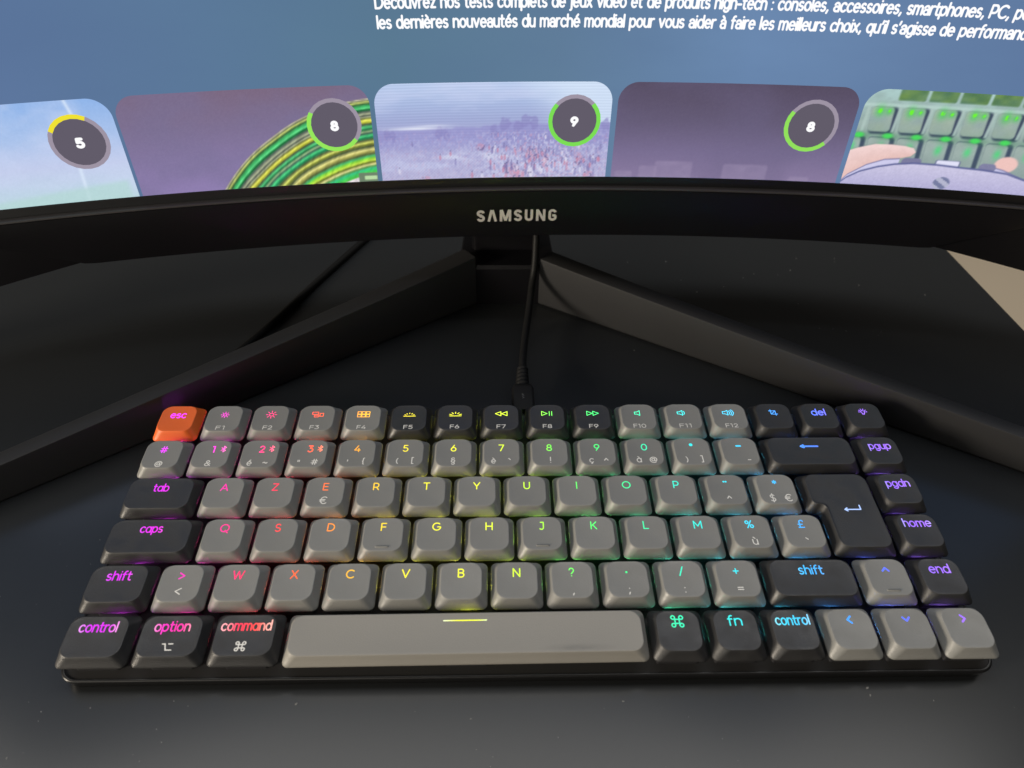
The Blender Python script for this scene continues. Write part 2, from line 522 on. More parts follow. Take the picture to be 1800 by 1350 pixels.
def text(s, size, cx=0, cy=0, width=None, space=.20, double_a=False, left=False, base=False):
    """strokes (mm) of the words, centred on (cx, cy) of the capital height unless told otherwise"""
    x, out = 0, []
    for ch in s:
        k = {'a': 'ä2', 'à': 'à2'}.get(ch, ch) if double_a else ch
        w, st = GL[k]
        out += [[(px + x, py) for px, py in q] for q in st]
        x += w + space
    x -= space
    sx = size if width is None else width / x
    ox = cx if left else cx - x * sx / 2
    oy = cy if base else cy - size / 2
    return [[(px * sx + ox, py * size + oy) for px, py in q] for q in out]


def draw(mb, strokes, w, mapper, mat=0, colf=None, maxseg=2.0, lift0=0.0, dz=0.0006, uvf=False, caps=True):
    """flat strokes with round ends laid on a surface; each a hair above the one before so that none share a plane"""
    for si, q in enumerate(strokes):
        pts = [Vector(q[0])]
        for a, b in zip(q[:-1], q[1:]):
            a, b = Vector(a), Vector(b)
            if (b - a).length < 1e-5:
                continue
            n = max(1, int((b - a).length / maxseg))
            pts += [a.lerp(b, (k + 1) / n) for k in range(n)]
        closed = (pts[0] - pts[-1]).length < 1e-6 and len(pts) > 3
        L, R = [], []
        for i, p in enumerate(pts):
            a = pts[i - 1] if i > 0 else (pts[-2] if closed else None)
            b = pts[i + 1] if i < len(pts) - 1 else (pts[1] if closed else None)
            d1 = (p - a).normalized() if a is not None else None
            d2 = (b - p).normalized() if b is not None else None
            d1 = d1 or d2
            d2 = d2 or d1
            n1, n2 = Vector((-d1.y, d1.x)), Vector((-d2.y, d2.x))
            m = (n1 + n2)
            m = m.normalized() if m.length > 1e-6 else n1
            k = min(1.6 if caps else 4, 1 / max(.2, m.dot(n1)))
            L.append(p + m * w / 2 * k)
            R.append(p - m * w / 2 * k)
        vs, fs = L + R, []
        n = len(pts)
        for i in range(n - 1):
            fs.append((n + i, n + i + 1, i + 1, i))
        if caps and not closed:
            for end, d in ((0, pts[0] - pts[1]), (n - 1, pts[-1] - pts[-2])):
                d = d.normalized()
                s = Vector((-d.y, d.x))
                base = len(vs)
                c = pts[end]
                ring = [c + s * w / 2 * math.cos(t) + d * w / 2 * math.sin(t) for t in [math.pi * j / 6 for j in range(7)]]
                vs = vs + ring
                fs.append(tuple(range(base, base + 7)) if True else None)
        lift = lift0 + si * dz
        V = [mapper(p.x, p.y, lift) for p in vs]
        cols = [colf(p.x, p.y) for p in vs] if colf else None
        mb.add(V, fs, mat, cols, [(p.x, p.y) for p in vs] if uvf else None)


# ------------------------------------------------------------------ setting: desk and floor
def build_setting():
    mb = MB()
    edge = [(305, -420), (245, 470)]      # right edge of the desk, slightly askew to the keyboard
    out = [(-900, -420)] + [edge[0], edge[-1]] + [(-900, 470)]
    pts = [(x, y, 2.0) for x, y in out]

    def ring(inset, z):
        q = [(x + (inset if x < 0 else -inset), y + (inset if y < 0 else -inset), 3.0) for x, y in out]
        return [(x, y, z) for x, y in rounded_poly(q, 4)]
    loft(mb, [ring(0, -25), ring(0, -0.9), ring(0.25, -0.25), ring(0.9, 0)])
    o = mb.build('desk_top', [M['desk'], M['desk_edge']])
    for p in o.data.polygons:
        if abs(p.normal.z) < 0.5:
            p.material_index = 1
    sharp(o, 40)
    tag(o, 'dark charcoal desk top under the keyboard and the monitor stand', 'desk', kind='structure')
    f = MB()
    f.add([(-4000, -3000, -735), (4000, -3000, -735), (4000, 4000, -735), (-4000, 4000, -735)], [(0, 1, 2, 3)])
    o = f.build('floor', M['floor'], smooth=False)
    tag(o, 'pale wooden floor beyond the right edge of the desk', 'floor', kind='structure')


build_setting()

# ------------------------------------------------------------------ keyboard
U = 19.05
GAP = 0.55
HT = 4.35            # key height above its lower edge
DISH = 0.28

RAMP = [(0.0, (205, 60, 240)), (0.7, (220, 58, 235)), (1.5, (240, 58, 205)), (2.2, (252, 60, 150)), (3.0, (255, 66, 92)), (3.6, (255, 100, 66)), (4.0, (255, 122, 72)), (4.5, (253, 176, 64)),
        (5.0, (252, 208, 62)), (5.6, (248, 236, 66)), (7.1, (241, 249, 68)), (7.8, (212, 249, 68)), (8.2, (186, 249, 74)), (8.55, (122, 243, 94)), (9.5, (84, 240, 128)), (10.5, (70, 236, 180)),
        (11.5, (66, 226, 226)), (12.5, (76, 208, 246)), (13.5, (78, 160, 252)), (14.4, (92, 120, 255)), (15.2, (150, 110, 255)), (16.0, (178, 124, 255))]


def ramp(u):
    for (a, ca), (b, cb) in zip(RAMP[:-1], RAMP[1:]):
        if u <= b:
            t = max(0, (u - a) / (b - a))
            return tuple(x + (y - x) * t for x, y in zip(lin(ca), lin(cb)))
    return lin(RAMP[-1][1])


def key_outline(w, h=1.0):
    """corner points of a key's lower edge, centred on the key"""
    x, y = w * U / 2 - GAP, h * U / 2 - GAP
    return [(-x, -y), (x, -y), (x, y), (-x, y)]


def inset_poly(pts, f, s, b):
    """axis-aligned polygon moved inwards: f at the front edges, s at the sides, b at the back"""
    n = len(pts)
    out = []
    for i in range(n):
        p, q, r = pts[i - 1], pts[i], pts[(i + 1) % n]
        dx = dy = 0
        for a, c in ((p, q), (q, r)):
            ex, ey = c[0] - a[0], c[1] - a[1]
            if abs(ex) > abs(ey):
                dy = f if ex > 0 else -b
            else:
                dx = -s if ey > 0 else s
        out.append((q[0] + dx, q[1] + dy))
    return out


def ztop(x, y, hx, hy):
    u, v = min(1, abs(x) / hx), min(1, abs(y) / hy)
    n = 2 if hx < 9 else 8
    return HT - DISH * (1 - u ** n) * (1 - v * v)


def key_mesh(pts, mat, concave=None):
    hx = max(abs(p[0]) for p in pts) - 1.9
    hy = max(abs(p[1]) for p in pts) - 1.9
    F, S, B = 1.75, 1.95, 2.25
    mb = MB()
    n = len(pts)

    def ring(k, z, r, extra=0.0):
        q = inset_poly(pts, F * k + extra, S * k + extra, B * k + extra)
        poly = rounded_poly([(x, y, min(r, 2.25) if n == 6 and i in (4, 5) else r) for i, (x, y) in enumerate(q)], 7)
        return [(x, y, z if z is not None else ztop(x, y - 0.25, hx, hy)) for x, y in poly]
    rings = [ring(0.30, 0.9, 1.5, 0.5), ring(0.0, 0.02, 2.0, 0.45), ring(0, 0, 2.1, 0.12), ring(0, 0.12, 2.1, 0.0), ring(0.04, 0.45, 2.15)]
    for t in (0.15, 0.3, 0.45, 0.6, 0.74, 0.86):
        k = 1 - (1 - t) ** 1.22
        rings.append(ring(0.04 + 0.88 * k, 0.45 + (HT - 0.45 - 0.12) * t, 2.15 + 1.55 * t))
    rings += [ring(0.95, HT - 0.22, 3.75), ring(0.985, HT - 0.07, 3.8), ring(1.02, HT - 0.008, 3.8, 0.05), ring(1.02, None, 3.75, 0.25)]
    rings.append(ring(1.02, None, 3.1, 0.9))
    loft(mb, rings)
    me = mb.mesh('key', [mat])
    # the key top: cut into a fine grid so that it can follow the finger dish
    bm = bmesh.new()
    bm.from_mesh(me)
    bm.faces.ensure_lookup_table()
    face = max((f for f in bm.faces if f.normal.z > .9 and len(f.verts) > 20), key=lambda f: f.calc_center_median().z)
    inner = {face}
    for ax, half in ((0, hx), (1, hy)):
        nn = max(6, int(half * 2 / 1.6))
        for i in range(1, nn):
            co = [0, 0, 0]
            no = [0, 0, 0]
            co[ax] = (-half + 2 * half * i / nn) * MM
            no[ax] = 1
            fs = [f for f in bm.faces if f.is_valid and f.tag] if any(f.tag for f in bm.faces) else [face]
            for f in fs:
                f.tag = True
            es = {e for f in fs for e in f.edges}
            vs = {v for f in fs for v in f.verts}
            r = bmesh.ops.bisect_plane(bm, geom=list(vs) + list(es) + fs, dist=1e-7, plane_co=co, plane_no=no)
            for g in r['geom']:
                if isinstance(g, bmesh.types.BMFace):
                    g.tag = True
    vs = {v for f in bm.faces if f.tag for v in f.verts}
    for v in vs:
        v.co.z = ztop(v.co.x / MM, v.co.y / MM - .25, hx, hy) * MM
    for f in bm.faces:
        f.smooth = True
    bm.to_mesh(me)
    bm.free()
    return me, hx, hy


sun = lambda r0, r1, r2: [arc(0, 0, r0, r0, 0, 360)] + [[(r1 * math.cos(a), r1 * math.sin(a)), (r2 * math.cos(a), r2 * math.sin(a))] for a in [math.pi * k / 4 for k in range(8)]]


def rect(x, y, w, h):
    return [[(x, y), (x + w, y)], [(x + w, y), (x + w, y + h)], [(x + w, y + h), (x, y + h)], [(x, y + h), (x, y)]]


def tri(x, d, s=1.0):
    return [[(x, .95 * s), (x + d * 1.8 * s, 0)], [(x + d * 1.8 * s, 0), (x, -.95 * s)], [(x, -.95 * s), (x, .95 * s)]]


def half_sun(r1, r2):
    return [[(-1.9, -.95), (1.9, -.95)]] + [[(1.12 * r1 * math.cos(a), -.85 + r1 * .95 * math.sin(a)), (1.2 * r2 * math.cos(a), -.85 + r2 * .95 * math.sin(a))] for a in [math.pi * k / 180 for k in (24, 57, 90, 123, 156)]]


def spk(waves):
    x = -1.0 if waves else -.2
    s = [[(x - .9, .5), (x - .15, .5)], [(x - .15, .5), (x + .75, 1.1)], [(x + .75, 1.1), (x + .75, -1.1)], [(x + .75, -1.1), (x - .15, -.5)], [(x - .15, -.5), (x - .9, -.5)], [(x - .9, -.5), (x - .9, .5)]]
    for k in range(waves):
        s.append(arc(x + .5, 0, .95 + .62 * k, 1.0 + .4 * k, 48, -48))
    return s


def clover(s):
    c, r = .42 * s, .36 * s
    o = []
    for sx in (1, -1):
        for sy in (1, -1):
            o.append(arc(sx * (c + r), sy * (c + r), r, r, 0, 360))
    return o + rect(-c, -c, 2 * c, 2 * c) if False else o + [[(-c, -(c + r)), (-c, c + r)], [(c, -(c + r)), (c, c + r)], [(-(c + r), c), (c + r, c)], [(-(c + r), -c), (c + r, -c)]]


BT = [[(0, 1.15), (0, -1.15)], [(0, 1.15), (.55, .58)], [(.55, .58), (-.58, -.58)], [(0, -1.15), (.55, -.58)], [(.55, -.58), (-.58, .58)]]
ICON = {
    'dim': sun(.55, .95, 1.3), 'bright': sun(.65, 1.1, 1.65),
    'mission': rect(-1.7, .05, 1.9, 1.0) + rect(-.95, -1.15, 1.3, .8) + rect(.75, -.85, 1.1, 1.35),
    'grid': sum([rect(-1.95 + 1.35 * i, -1.2 + 1.3 * j, 1.15, 1.05) for i in range(3) for j in range(2)], []),
    'kdim': half_sun(1.05, 1.4), 'kbright': half_sun(1.05, 1.75),
    'rew': tri(-.15, -1) + tri(1.85, -1), 'play': tri(-1.75, 1) + [[(.75, .95), (.75, -.95)], [(1.55, .95), (1.55, -.95)]], 'ffw': tri(-1.85, 1) + tri(.15, 1),
    'mute': spk(0), 'vol1': spk(1), 'vol3': spk(3),
    'crop': [[(-.75, 1.3), (-.75, -.75)], [(-.75, -.75), (1.35, -.75)], [(-1.35, .75), (.75, .75)], [(.75, .75), (.75, -1.3)], [(.6, .6), (-.5, -.5)]],
    'bulb': [arc(0, .1, .62, .62, -60, 240), [(-.3, -.5), (-.3, -.95)], [(.3, -.5), (.3, -.95)], [(-.3, -.95), (.3, -.95)]] + [[(1.0 * math.cos(a), .1 + 1.0 * math.sin(a)), (1.4 * math.cos(a), .1 + 1.4 * math.sin(a))] for a in [math.radians(k) for k in (0, 36, 72, 108, 144, 180)]],
    'back': [[(-3.4, 0), (3.4, 0)], [(-3.4, 0), (-2.3, .62)], [(-3.4, 0), (-2.3, -.62)]],
    'enter': [[(-3.0, -.55), (2.9, -.55)], [(2.9, -.55), (2.9, 1.3)], [(-3.0, -.55), (-2.1, .12)], [(-3.0, -.55), (-2.1, -1.22)]],
    'clover': clover(1.7), 'clover_s': clover(1.35),
    'option': [[(-1.6, 1.05), (-.8, 1.05)], [(-.8, 1.05), (-.15, -1.05)], [(-.15, -1.05), (1.6, -1.05)], [(.35, 1.05), (1.6, 1.05)]],
    'aleft': [[(.6, 1.15), (-.6, 0)], [(-.6, 0), (.6, -1.15)]], 'aright': [[(-.6, 1.15), (.6, 0)], [(.6, 0), (-.6, -1.15)]],
    'aup': [[(-1.1, -.6), (0, .6)], [(0, .6), (1.1, -.6)]], 'adown': [[(-1.1, .6), (0, -.6)], [(0, -.6), (1.1, .6)]],
    'bar': [[(-7.0, 0), (7.0, 0)]],
}


def at(st, x, y):
    return [[(a + x, b + y) for a, b in q] for q in st]


# one row per entry: (row from the front, left edge in units, width, colour, glowing legend, printed marks)
# legend: ('t', words, target width or None) or ('i', icon); printed marks: (words, x mm, y mm, size) measured from the key's front left corner
G_, B_, O_ = 'key_grey', 'key_black', 'key_orange'
KEYS = []
frow = [('t', 'esc', 6.0, O_), ('i', 'dim', 0, G_), ('i', 'bright', 0, G_), ('i', 'mission', 0, G_), ('i', 'grid', 0, G_), ('i', 'kdim', 0, B_), ('i', 'kbright', 0, B_), ('i', 'rew', 0, B_),
        ('i', 'play', 0, B_), ('i', 'ffw', 0, B_), ('i', 'mute', 0, G_), ('i', 'vol1', 0, G_), ('i', 'vol3', 0, G_), ('i', 'crop', 0, B_), ('t', 'del', 5.6, B_), ('i', 'bulb', 0, B_)]
for i, (k, s, w, c) in enumerate(frow):
    KEYS.append((5, i, 1, c, (k, s, w), [('F%d' % i, 9.4, 4.15, 1.95)] if 1 <= i <= 12 else []))
num = [('#', [('@', 9.5, 4.6, 2.1)]), ('1', [('&', 9.4, 4.6, 2.1)]), ('2', [('é', 6.3, 4.8, 2.1), ('~', 12.4, 4.9, 2.1)]), ('3', [('"', 6.3, 4.5, 2.1), ('#', 12.5, 5.0, 2.1)]),
       ('4', [("'", 6.3, 4.6, 2.1), ('{', 12.5, 5.3, 2.1)]), ('5', [('(', 6.6, 5.3, 2.1), ('[', 12.6, 5.5, 2.1)]), ('6', [('§', 9.4, 5.2, 2.2)]), ('7', [('è', 6.3, 5.1, 2.1), ('`', 12.6, 4.9, 2.2)]),
       ('8', [('!', 9.7, 5.4, 2.2)]), ('9', [('ç', 6.8, 5.3, 2.2), ('^', 12.6, 5.0, 2.2)]), ('0', [('à', 6.6, 5.3, 2.2), ('@', 12.3, 5.3, 2.2)]), ('°', [(')', 6.6, 5.3, 2.2), (']', 12.6, 5.5, 2.2)]), ('_', [('-', 12.3, 5.2, 2.2)])]
for i, (s, m) in enumerate(num):
    KEYS.append((4, i, 1, G_, ('t', s, None), m))
KEYS.append((4, 13, 2, B_, ('i', 'back', 0), []))
KEYS.append((4, 15, 1, B_, ('t', 'pgup', 8.6), []))
KEYS.append((3, 0, 1.5, B_, ('t', 'tab', 5.5), []))
for i, s in enumerate('AZERTYUIOP¨*'):
    KEYS.append((3, 1.5 + i, 1, G_, ('t', s, None), {'E': [('€', 9.4, 5.5, 2.5)], '¨': [('^', 9.6, 5.2, 2.3)], '*': [('$', 7.0, 5.3, 2.4), ('€', 12.9, 5.3, 2.4)]}.get(s, [])))
KEYS.append((3, 13.5, 'enter', B_, ('i', 'enter', 0), []))
KEYS.append((3, 15, 1, B_, ('t', 'pgdn', 8.8), []))
KEYS.append((2, 0, 1.75, B_, ('t', 'caps', 7.7), []))
for i, s in enumerate('QSDFGHJKLM%£'):
    KEYS.append((2, 1.75 + i, 1, G_, ('t', s, None), {'%': [('ù', 9.8, 5.3, 2.4)], '£': [('`', 9.8, 5.1, 2.3)]}.get(s, [])))
KEYS.append((2, 15, 1, B_, ('t', 'home', 9.9), []))
KEYS.append((1, 0, 1.25, B_, ('t', 'shift', 8.1), []))
for i, s in enumerate('>WXCVBN?.'):
    KEYS.append((1, 1.25 + i, 1, G_, ('t', s, None), {'>': [('<', 9.6, 6.4, 2.4)], '?': [(',', 9.6, 5.6, 2.6)], '.': [(';', 9.6, 5.6, 2.4)]}.get(s, [])))
KEYS.append((1, 10.25, 1, G_, ('t', '/', None), [(':', 9.6, 5.6, 2.4)]))
KEYS.append((1, 11.25, 1, G_, ('t', '+', None), [('=', 9.6, 5.5, 2.4)]))
KEYS.append((1, 12.25, 1.75, B_, ('t', 'shift', 8.3), []))
KEYS.append((1, 14, 1, G_, ('i', 'aup', 0), []))
KEYS.append((1, 15, 1, B_, ('t', 'end', 7.0), []))
KEYS.append((0, 0, 1.25, B_, ('t', 'control', 11.9), []))
KEYS.append((0, 1.25, 1.25, B_, ('t', 'option', 11.1), [('OPT', 12.0, 5.6, 0)]))
KEYS.append((0, 2.5, 1.25, B_, ('t', 'command', 15.9), [('CMD', 11.4, 5.6, 0)]))
KEYS.append((0, 3.75, 6.25, 'space_grey', ('i', 'bar', 0), []))
KEYS.append((0, 10, 1, B_, ('i', 'clover', 0), []))
KEYS.append((0, 11, 1, B_, ('t', 'fn', 4.4), []))
KEYS.append((0, 12, 1, B_, ('t', 'control', 11.0), []))
KEYS.append((0, 13, 1, G_, ('i', 'aleft', 0), []))
KEYS.append((0, 14, 1, G_, ('i', 'adown', 0), []))
KEYS.append((0, 15, 1, G_, ('i', 'aright', 0), []))

LEG_Y = {5: 11.45, 4: 11.75, 3: 11.9, 2: 12.5, 1: 12.3, 0: 12.6}
SAY = {'dim': 'a small sun', 'bright': 'a large sun', 'mission': 'overlapping windows', 'grid': 'a grid of squares', 'kdim': 'a low half sun', 'kbright': 'a bright half sun', 'rew': 'rewind', 'play': 'play and pause',
       'ffw': 'fast forward', 'mute': 'a silent speaker', 'vol1': 'a quiet speaker', 'vol3': 'a loud speaker', 'crop': 'a crop frame', 'bulb': 'a light bulb', 'back': 'a long left arrow', 'enter': 'a bent return arrow',
       'clover': 'a looped square', 'aup': 'an up arrow', 'adown': 'a down arrow', 'aleft': 'a left arrow', 'aright': 'a right arrow', 'bar': 'a short yellow line'}


def build_keyboard():
    kb = empty('keyboard')
    kb.matrix_world = KM
    tag(kb, 'low black keyboard with grey and black keys, orange escape key and rainbow lit letters', 'keyboard')
    # ---- case: a shallow wedge with a bright chamfered rim, its underside lying on the desk
    mb = MB()

    def zdesk(y):
        return (-LIFT_K - y * math.sin(TILT_K)) / math.cos(TILT_K)

    def ring(inset, z, r=5.5):
        x = 152.6 - inset
        q = rounded_poly([(-x, -1.3 + inset, r), (x, -1.3 + inset, r), (x, 115.6 - inset, r), (-x, 115.6 - inset, r)], 8)
        return [(a, b, z if z is not None else zdesk(b) + 0.02) for a, b in q]

    def ringd(inset, dz, r=5.5):
        return [(a, b, zdesk(b) + dz) for a, b, _ in ring(inset, 0, r)]
    loft(mb, [ringd(1.3, 0.02), ringd(0.75, 0.4), ring(0.12, -6.6), ring(0.0, -5.95), ring(0.04, -5.45), ring(0.32, -5.1), ring(0.75, -5.1), ring(0.85, -5.5)], cap1=True)
    case = sharp(mb.build('case', M['case'], kb), 50)
    # ---- plate the switches sit in
    p = MB()
    x = 151.6
    loft(p, [[(a, b, z) for a, b in rounded_poly([(-x, -0.3, 4), (x, -0.3, 4), (x, 114.6, 4), (-x, 114.6, 4)], 4)] for z in (-5.6, -5.45)])
    p.build('switch_plate', M['plate'], kb, smooth=False)
    # ---- USB socket in the back wall
    s = MB()
    loft(s, [[(a, 115.2 + d, b) for a, b in rounded_poly([(-5.2, -10.6, 1.4), (5.2, -10.6, 1.4), (5.2, -7.4, 1.4), (-5.2, -7.4, 1.4)], 4)] for d in (0.1, 0.9)])
    s.build('usb_socket', M['switch'], kb, smooth=False)
    leds = MB()
    cache = {}
    sw = MB()
    loft(sw, [[(a, b, z) for a, b in rounded_poly([(-6.9 + i, -6.9 + i, .6), (6.9 - i, -6.9 + i, .6), (6.9 - i, 2.6 - i, .6), (-6.9 + i, 2.6 - i, .6)], 2)] for z, i in ((-5.44, 0), (-2.4, .3), (-2.2, .8))])
    loft(sw, [[(a, b, z) for a, b in rounded_poly([(-3, -3.2, .5), (3, -3.2, .5), (3, 2.2, .5), (-3, 2.2, .5)], 2)] for z in (-2.25, 0.8)])
    sw_me = sw.mesh('switch', [M['switch']], smooth=False)
    bump = MB()
    loft(bump, [[(a, b, z) for a, b in rounded_poly([(-2.4 + i, -.42 + i, .36 - i * .6), (2.4 - i, -.42 + i, .36 - i * .6), (2.4 - i, .42 - i, .36 - i * .6), (-2.4 + i, .42 - i, .36 - i * .6)], 3)] for z, i in ((-.15, 0), (.10, 0), (.30, .16), (.36, .30))])

    for (row, u0, w, col, leg, marks) in KEYS:
        if w == 'enter':
            cx, cy = (u0 + 0.75) * U - 8 * U, 3.0 * U          # two rows tall, notched at its lower left
            x, y, k = 0.75 * U - GAP, U - GAP, 0.25 * U
            pts = [(-x + k, -y), (x, -y), (x, y), (-x, y), (-x, GAP), (-x + k, GAP)]
        else:
            cx, cy = (u0 + w / 2) * U - 8 * U, (row + .5) * U
            pts = key_outline(w)
        ck_ = (w, col)
        if ck_ not in cache:
            cache[ck_] = key_mesh(pts, M[col])
        me, hx, hy = cache[ck_]
        key = link('key', me, kb, (cx, cy, 0))
        rk = random.Random(int(row * 100 + u0 * 4))
        key.rotation_euler = [math.radians(rk.uniform(-.35, .35)) for _ in range(3)]
        kind = {'key_grey': 'grey', 'key_black': 'black', 'key_orange': 'bright orange', 'space_grey': 'long grey'}[col]
        says = ('marked ' + leg[1]) if leg[0] == 't' and leg[1][0].isalnum() else ('marked with ' + SAY[leg[1]] if leg[0] == 'i' else None)
        if says and col != 'key_grey':
            key['label'] = ('%s key %s' if col != 'space_grey' else '%s space bar %s') % (kind, says)
        link('switch', sw_me, key)
        top = lambda x, y, l: (x, y, ztop(x, y - .25, hx, hy) + 0.035 + l)
        uc = (cx + 8 * U) / U
        lb = MB()
        # glowing legend
        ly = LEG_Y[row] - U / 2
        half = (w if w != 'enter' else 1.5) * U / 2

        s0 = leg[1]

        def glow(x, y):
            c = ramp(uc + x / U)
            d = min(1, max(0, (abs(x) - 2.6) / 5.5))
            d = d * d * (3 - 2 * d) * .5
            k_ = 1.5 if row == 5 or s0 in ('#', '1', '2', '3') else 1.0
            return tuple(k_ * (a + (b - a) * d) for a, b in zip(c, (1, .80, .72) if uc < 4 else (.75, .95, 1)))
        if leg[0] == 't':
            s = leg[1]
            if len(s) > 1:
                st = text(s, 3.25, 0, ly + .1, leg[2], .20)
                wd = .47
            else:
                st = text(s, {'°': 3.4, '.': 3.0, '¨': 3.0, '*': 3.4}.get(s, 3.0), -.1, ly)
                wd = .43 if s not in '.¨_°#' else .34 if s == '#' else .8
                if s in '123':
                    st = at(st, .45, 0)
                if s == '.':
                    st = at(st, 0, 1.2)
            if s in '123' and len(s) == 1:
                bt = at([[(a * 1.6, b * 1.3) for a, b in q] for q in BT], 4.2, ly + .1)
                draw(lb, bt, .27, top, 0, glow, 1.0, .03)
        else:
            st = at(ICON[leg[1]], 0, ly)
            wd = {'back': .8, 'bar': .42, 'clover': .42, 'enter': .5}.get(leg[1], .34 if row == 5 else .62)
            if leg[1] == 'enter':
                st = at(ICON['enter'], 2.4, 0.3)
            if leg[1] == 'bar':
                st = at(ICON['bar'], -.6, 4.2)
            if leg[1] in ('rew', 'play', 'ffw'):
                wd = .32
        if leg[1] == 'enter' and leg[0] == 'i':
            gl = lambda x, y: lin((168, 194, 248))
        else:
            gl = glow
        if leg[0] == 'i' and row == 5:
            st = [[(a * 1.28, ly + (b - ly) * 1.22) for a, b in q] for q in st]
            wd = .27
        draw(lb, st, wd, top, 0, gl, 1.0)
        lo = lb.build('legend', M['legend'], key, smooth=False, colors=True, recalc=False)
        # printed marks
        if marks:
            pb = MB()
            for (s, mx, my, size) in marks:
                x0, y0 = mx - half, my - U / 2
                if s == 'OPT':
                    draw(pb, at(ICON['option'], x0, y0), .42, top)
                elif s == 'CMD':
                    draw(pb, at(ICON['clover_s'], x0, y0), .40, top)
                else:
                    wide = {'F': 1.0}.get(s[0] if len(s) > 1 else '', None)
                    draw(pb, text(s, size * (1.28 if not wide else 1), x0, y0, None if not wide else (3.5 if len(s) == 2 else 4.9), .24), 0.32 if size < 2 else .41, top, 0, None, 1.0)
            pb.build('printed_mark', M['print'], key, smooth=False, recalc=False)
        # the small raised bars on F, J and the up arrow
        if leg[1] in ('F', 'J', 'aup') and leg[0] in 'ti' and col == 'key_grey' and leg[1] != 'Fx':
            b = MB()
            z0 = ztop(0, 4.1 - U / 2 - .25, hx, hy)
            b.v = [(x_, y_ + 4.1 - U / 2, z_ + z0) for x_, y_, z_ in bump.v]
            b.f, b.mi, b.c, b.uv = bump.f, bump.mi, bump.c, bump.uv
            b.build('homing_bar', M['key_grey'], key)
        # the lamp under the key
        ly_ = cy + 5.1
        c = ramp(uc)
        spots = [0.0] if w != 6.25 else [0.0]
        for sx in spots:
            q = [(-1.3, -.9), (1.3, -.9), (1.3, .9), (-1.3, .9)]
            leds.add([(cx + sx + a, ly_ + b_, -4.2) for a, b_ in q], [(0, 1, 2, 3)], 0, [c] * 4)
    leds.build('backlight', M['led'], kb, smooth=False, colors=True, recalc=False)
    return kb


build_keyboard()

# ------------------------------------------------------------------ curved monitor
RR, CX, CY, ZB = 1046.85, 34.85, -845.45, 78.3       # screen arc, seen from above, and the height of the picture's lower edge
LEAN = math.radians(2.0)
S0 = -36.5                                            # middle of the monitor along the arc


def scr(s, h, off=0.0):
    a = s / RR
    r = RR + off * math.cos(LEAN) + h * math.sin(LEAN)
    return (CX + r * math.sin(a), CY + r * math.cos(a), ZB + h * math.cos(LEAN) - off * math.sin(LEAN))


def srange(a, b, step):
    n = max(1, int(round(abs(b - a) / step)))
    return [a + (b - a) * i / n for i in range(n + 1)]


def extrude_arc(mb, prof, s_list, mat=0, cap=True):
    """prof(s): list of (off, h), closed cross-section, swept along the screen's arc"""
    rings = [[scr(s, h, off) for off, h in prof(s)] for s in s_list]
    loft(mb, rings, mat, cap, cap)


def scr_poly(mb, pts, off, mat=0, step=4.0):
    """a flat-coloured shape of the picture: polygon in (s, h), cut into thin vertical slices so that it follows the curve"""
    lo, hi = min(p[0] for p in pts), max(p[0] for p in pts)
    n = max(1, int((hi - lo) / step))
    bm = bmesh.new()
    vs = [bm.verts.new((x, y, 0)) for x, y in pts]
    bm.faces.new(vs)
    for i in range(1, n):
        bmesh.ops.bisect_plane(bm, geom=bm.verts[:] + bm.edges[:] + bm.faces[:], plane_co=(lo + (hi - lo) * i / n, 0, 0), plane_no=(1, 0, 0))
    bm.verts.ensure_lookup_table()
    bm.verts.index_update()
    V = [scr(v.co.x, v.co.y, off) for v in bm.verts]
    F = [tuple(v.index for v in f.verts) for f in bm.faces]
    mb.add(V, F, mat, None, [(v.co.x, v.co.y) for v in bm.verts])
    bm.free()


def rrect(x0, y0, x1, y1, r, rb=None):
    rb = r if rb is None else rb
    return rounded_poly([(x0, y0, rb), (x1, y0, rb), (x1, y1, r), (x0, y1, r)], 8)


def clip(pts, x0=None, x1=None, y0=None, y1=None):
    """clip a convex-ish polygon to the card"""
    for ax, lim, sgn in ((0, x0, 1), (0, x1, -1), (1, y0, 1), (1, y1, -1)):
        if lim is None or not pts:
            continue
        out = []
        for i in range(len(pts)):
            a, b = pts[i - 1], pts[i]
            da, db = (a[ax] - lim) * sgn, (b[ax] - lim) * sgn
            if (da >= 0) != (db >= 0):
                t = da / (da - db)
                out.append((a[0] + (b[0] - a[0]) * t, a[1] + (b[1] - a[1]) * t))
            if db >= 0:
                out.append(b)
        pts = out
    return pts


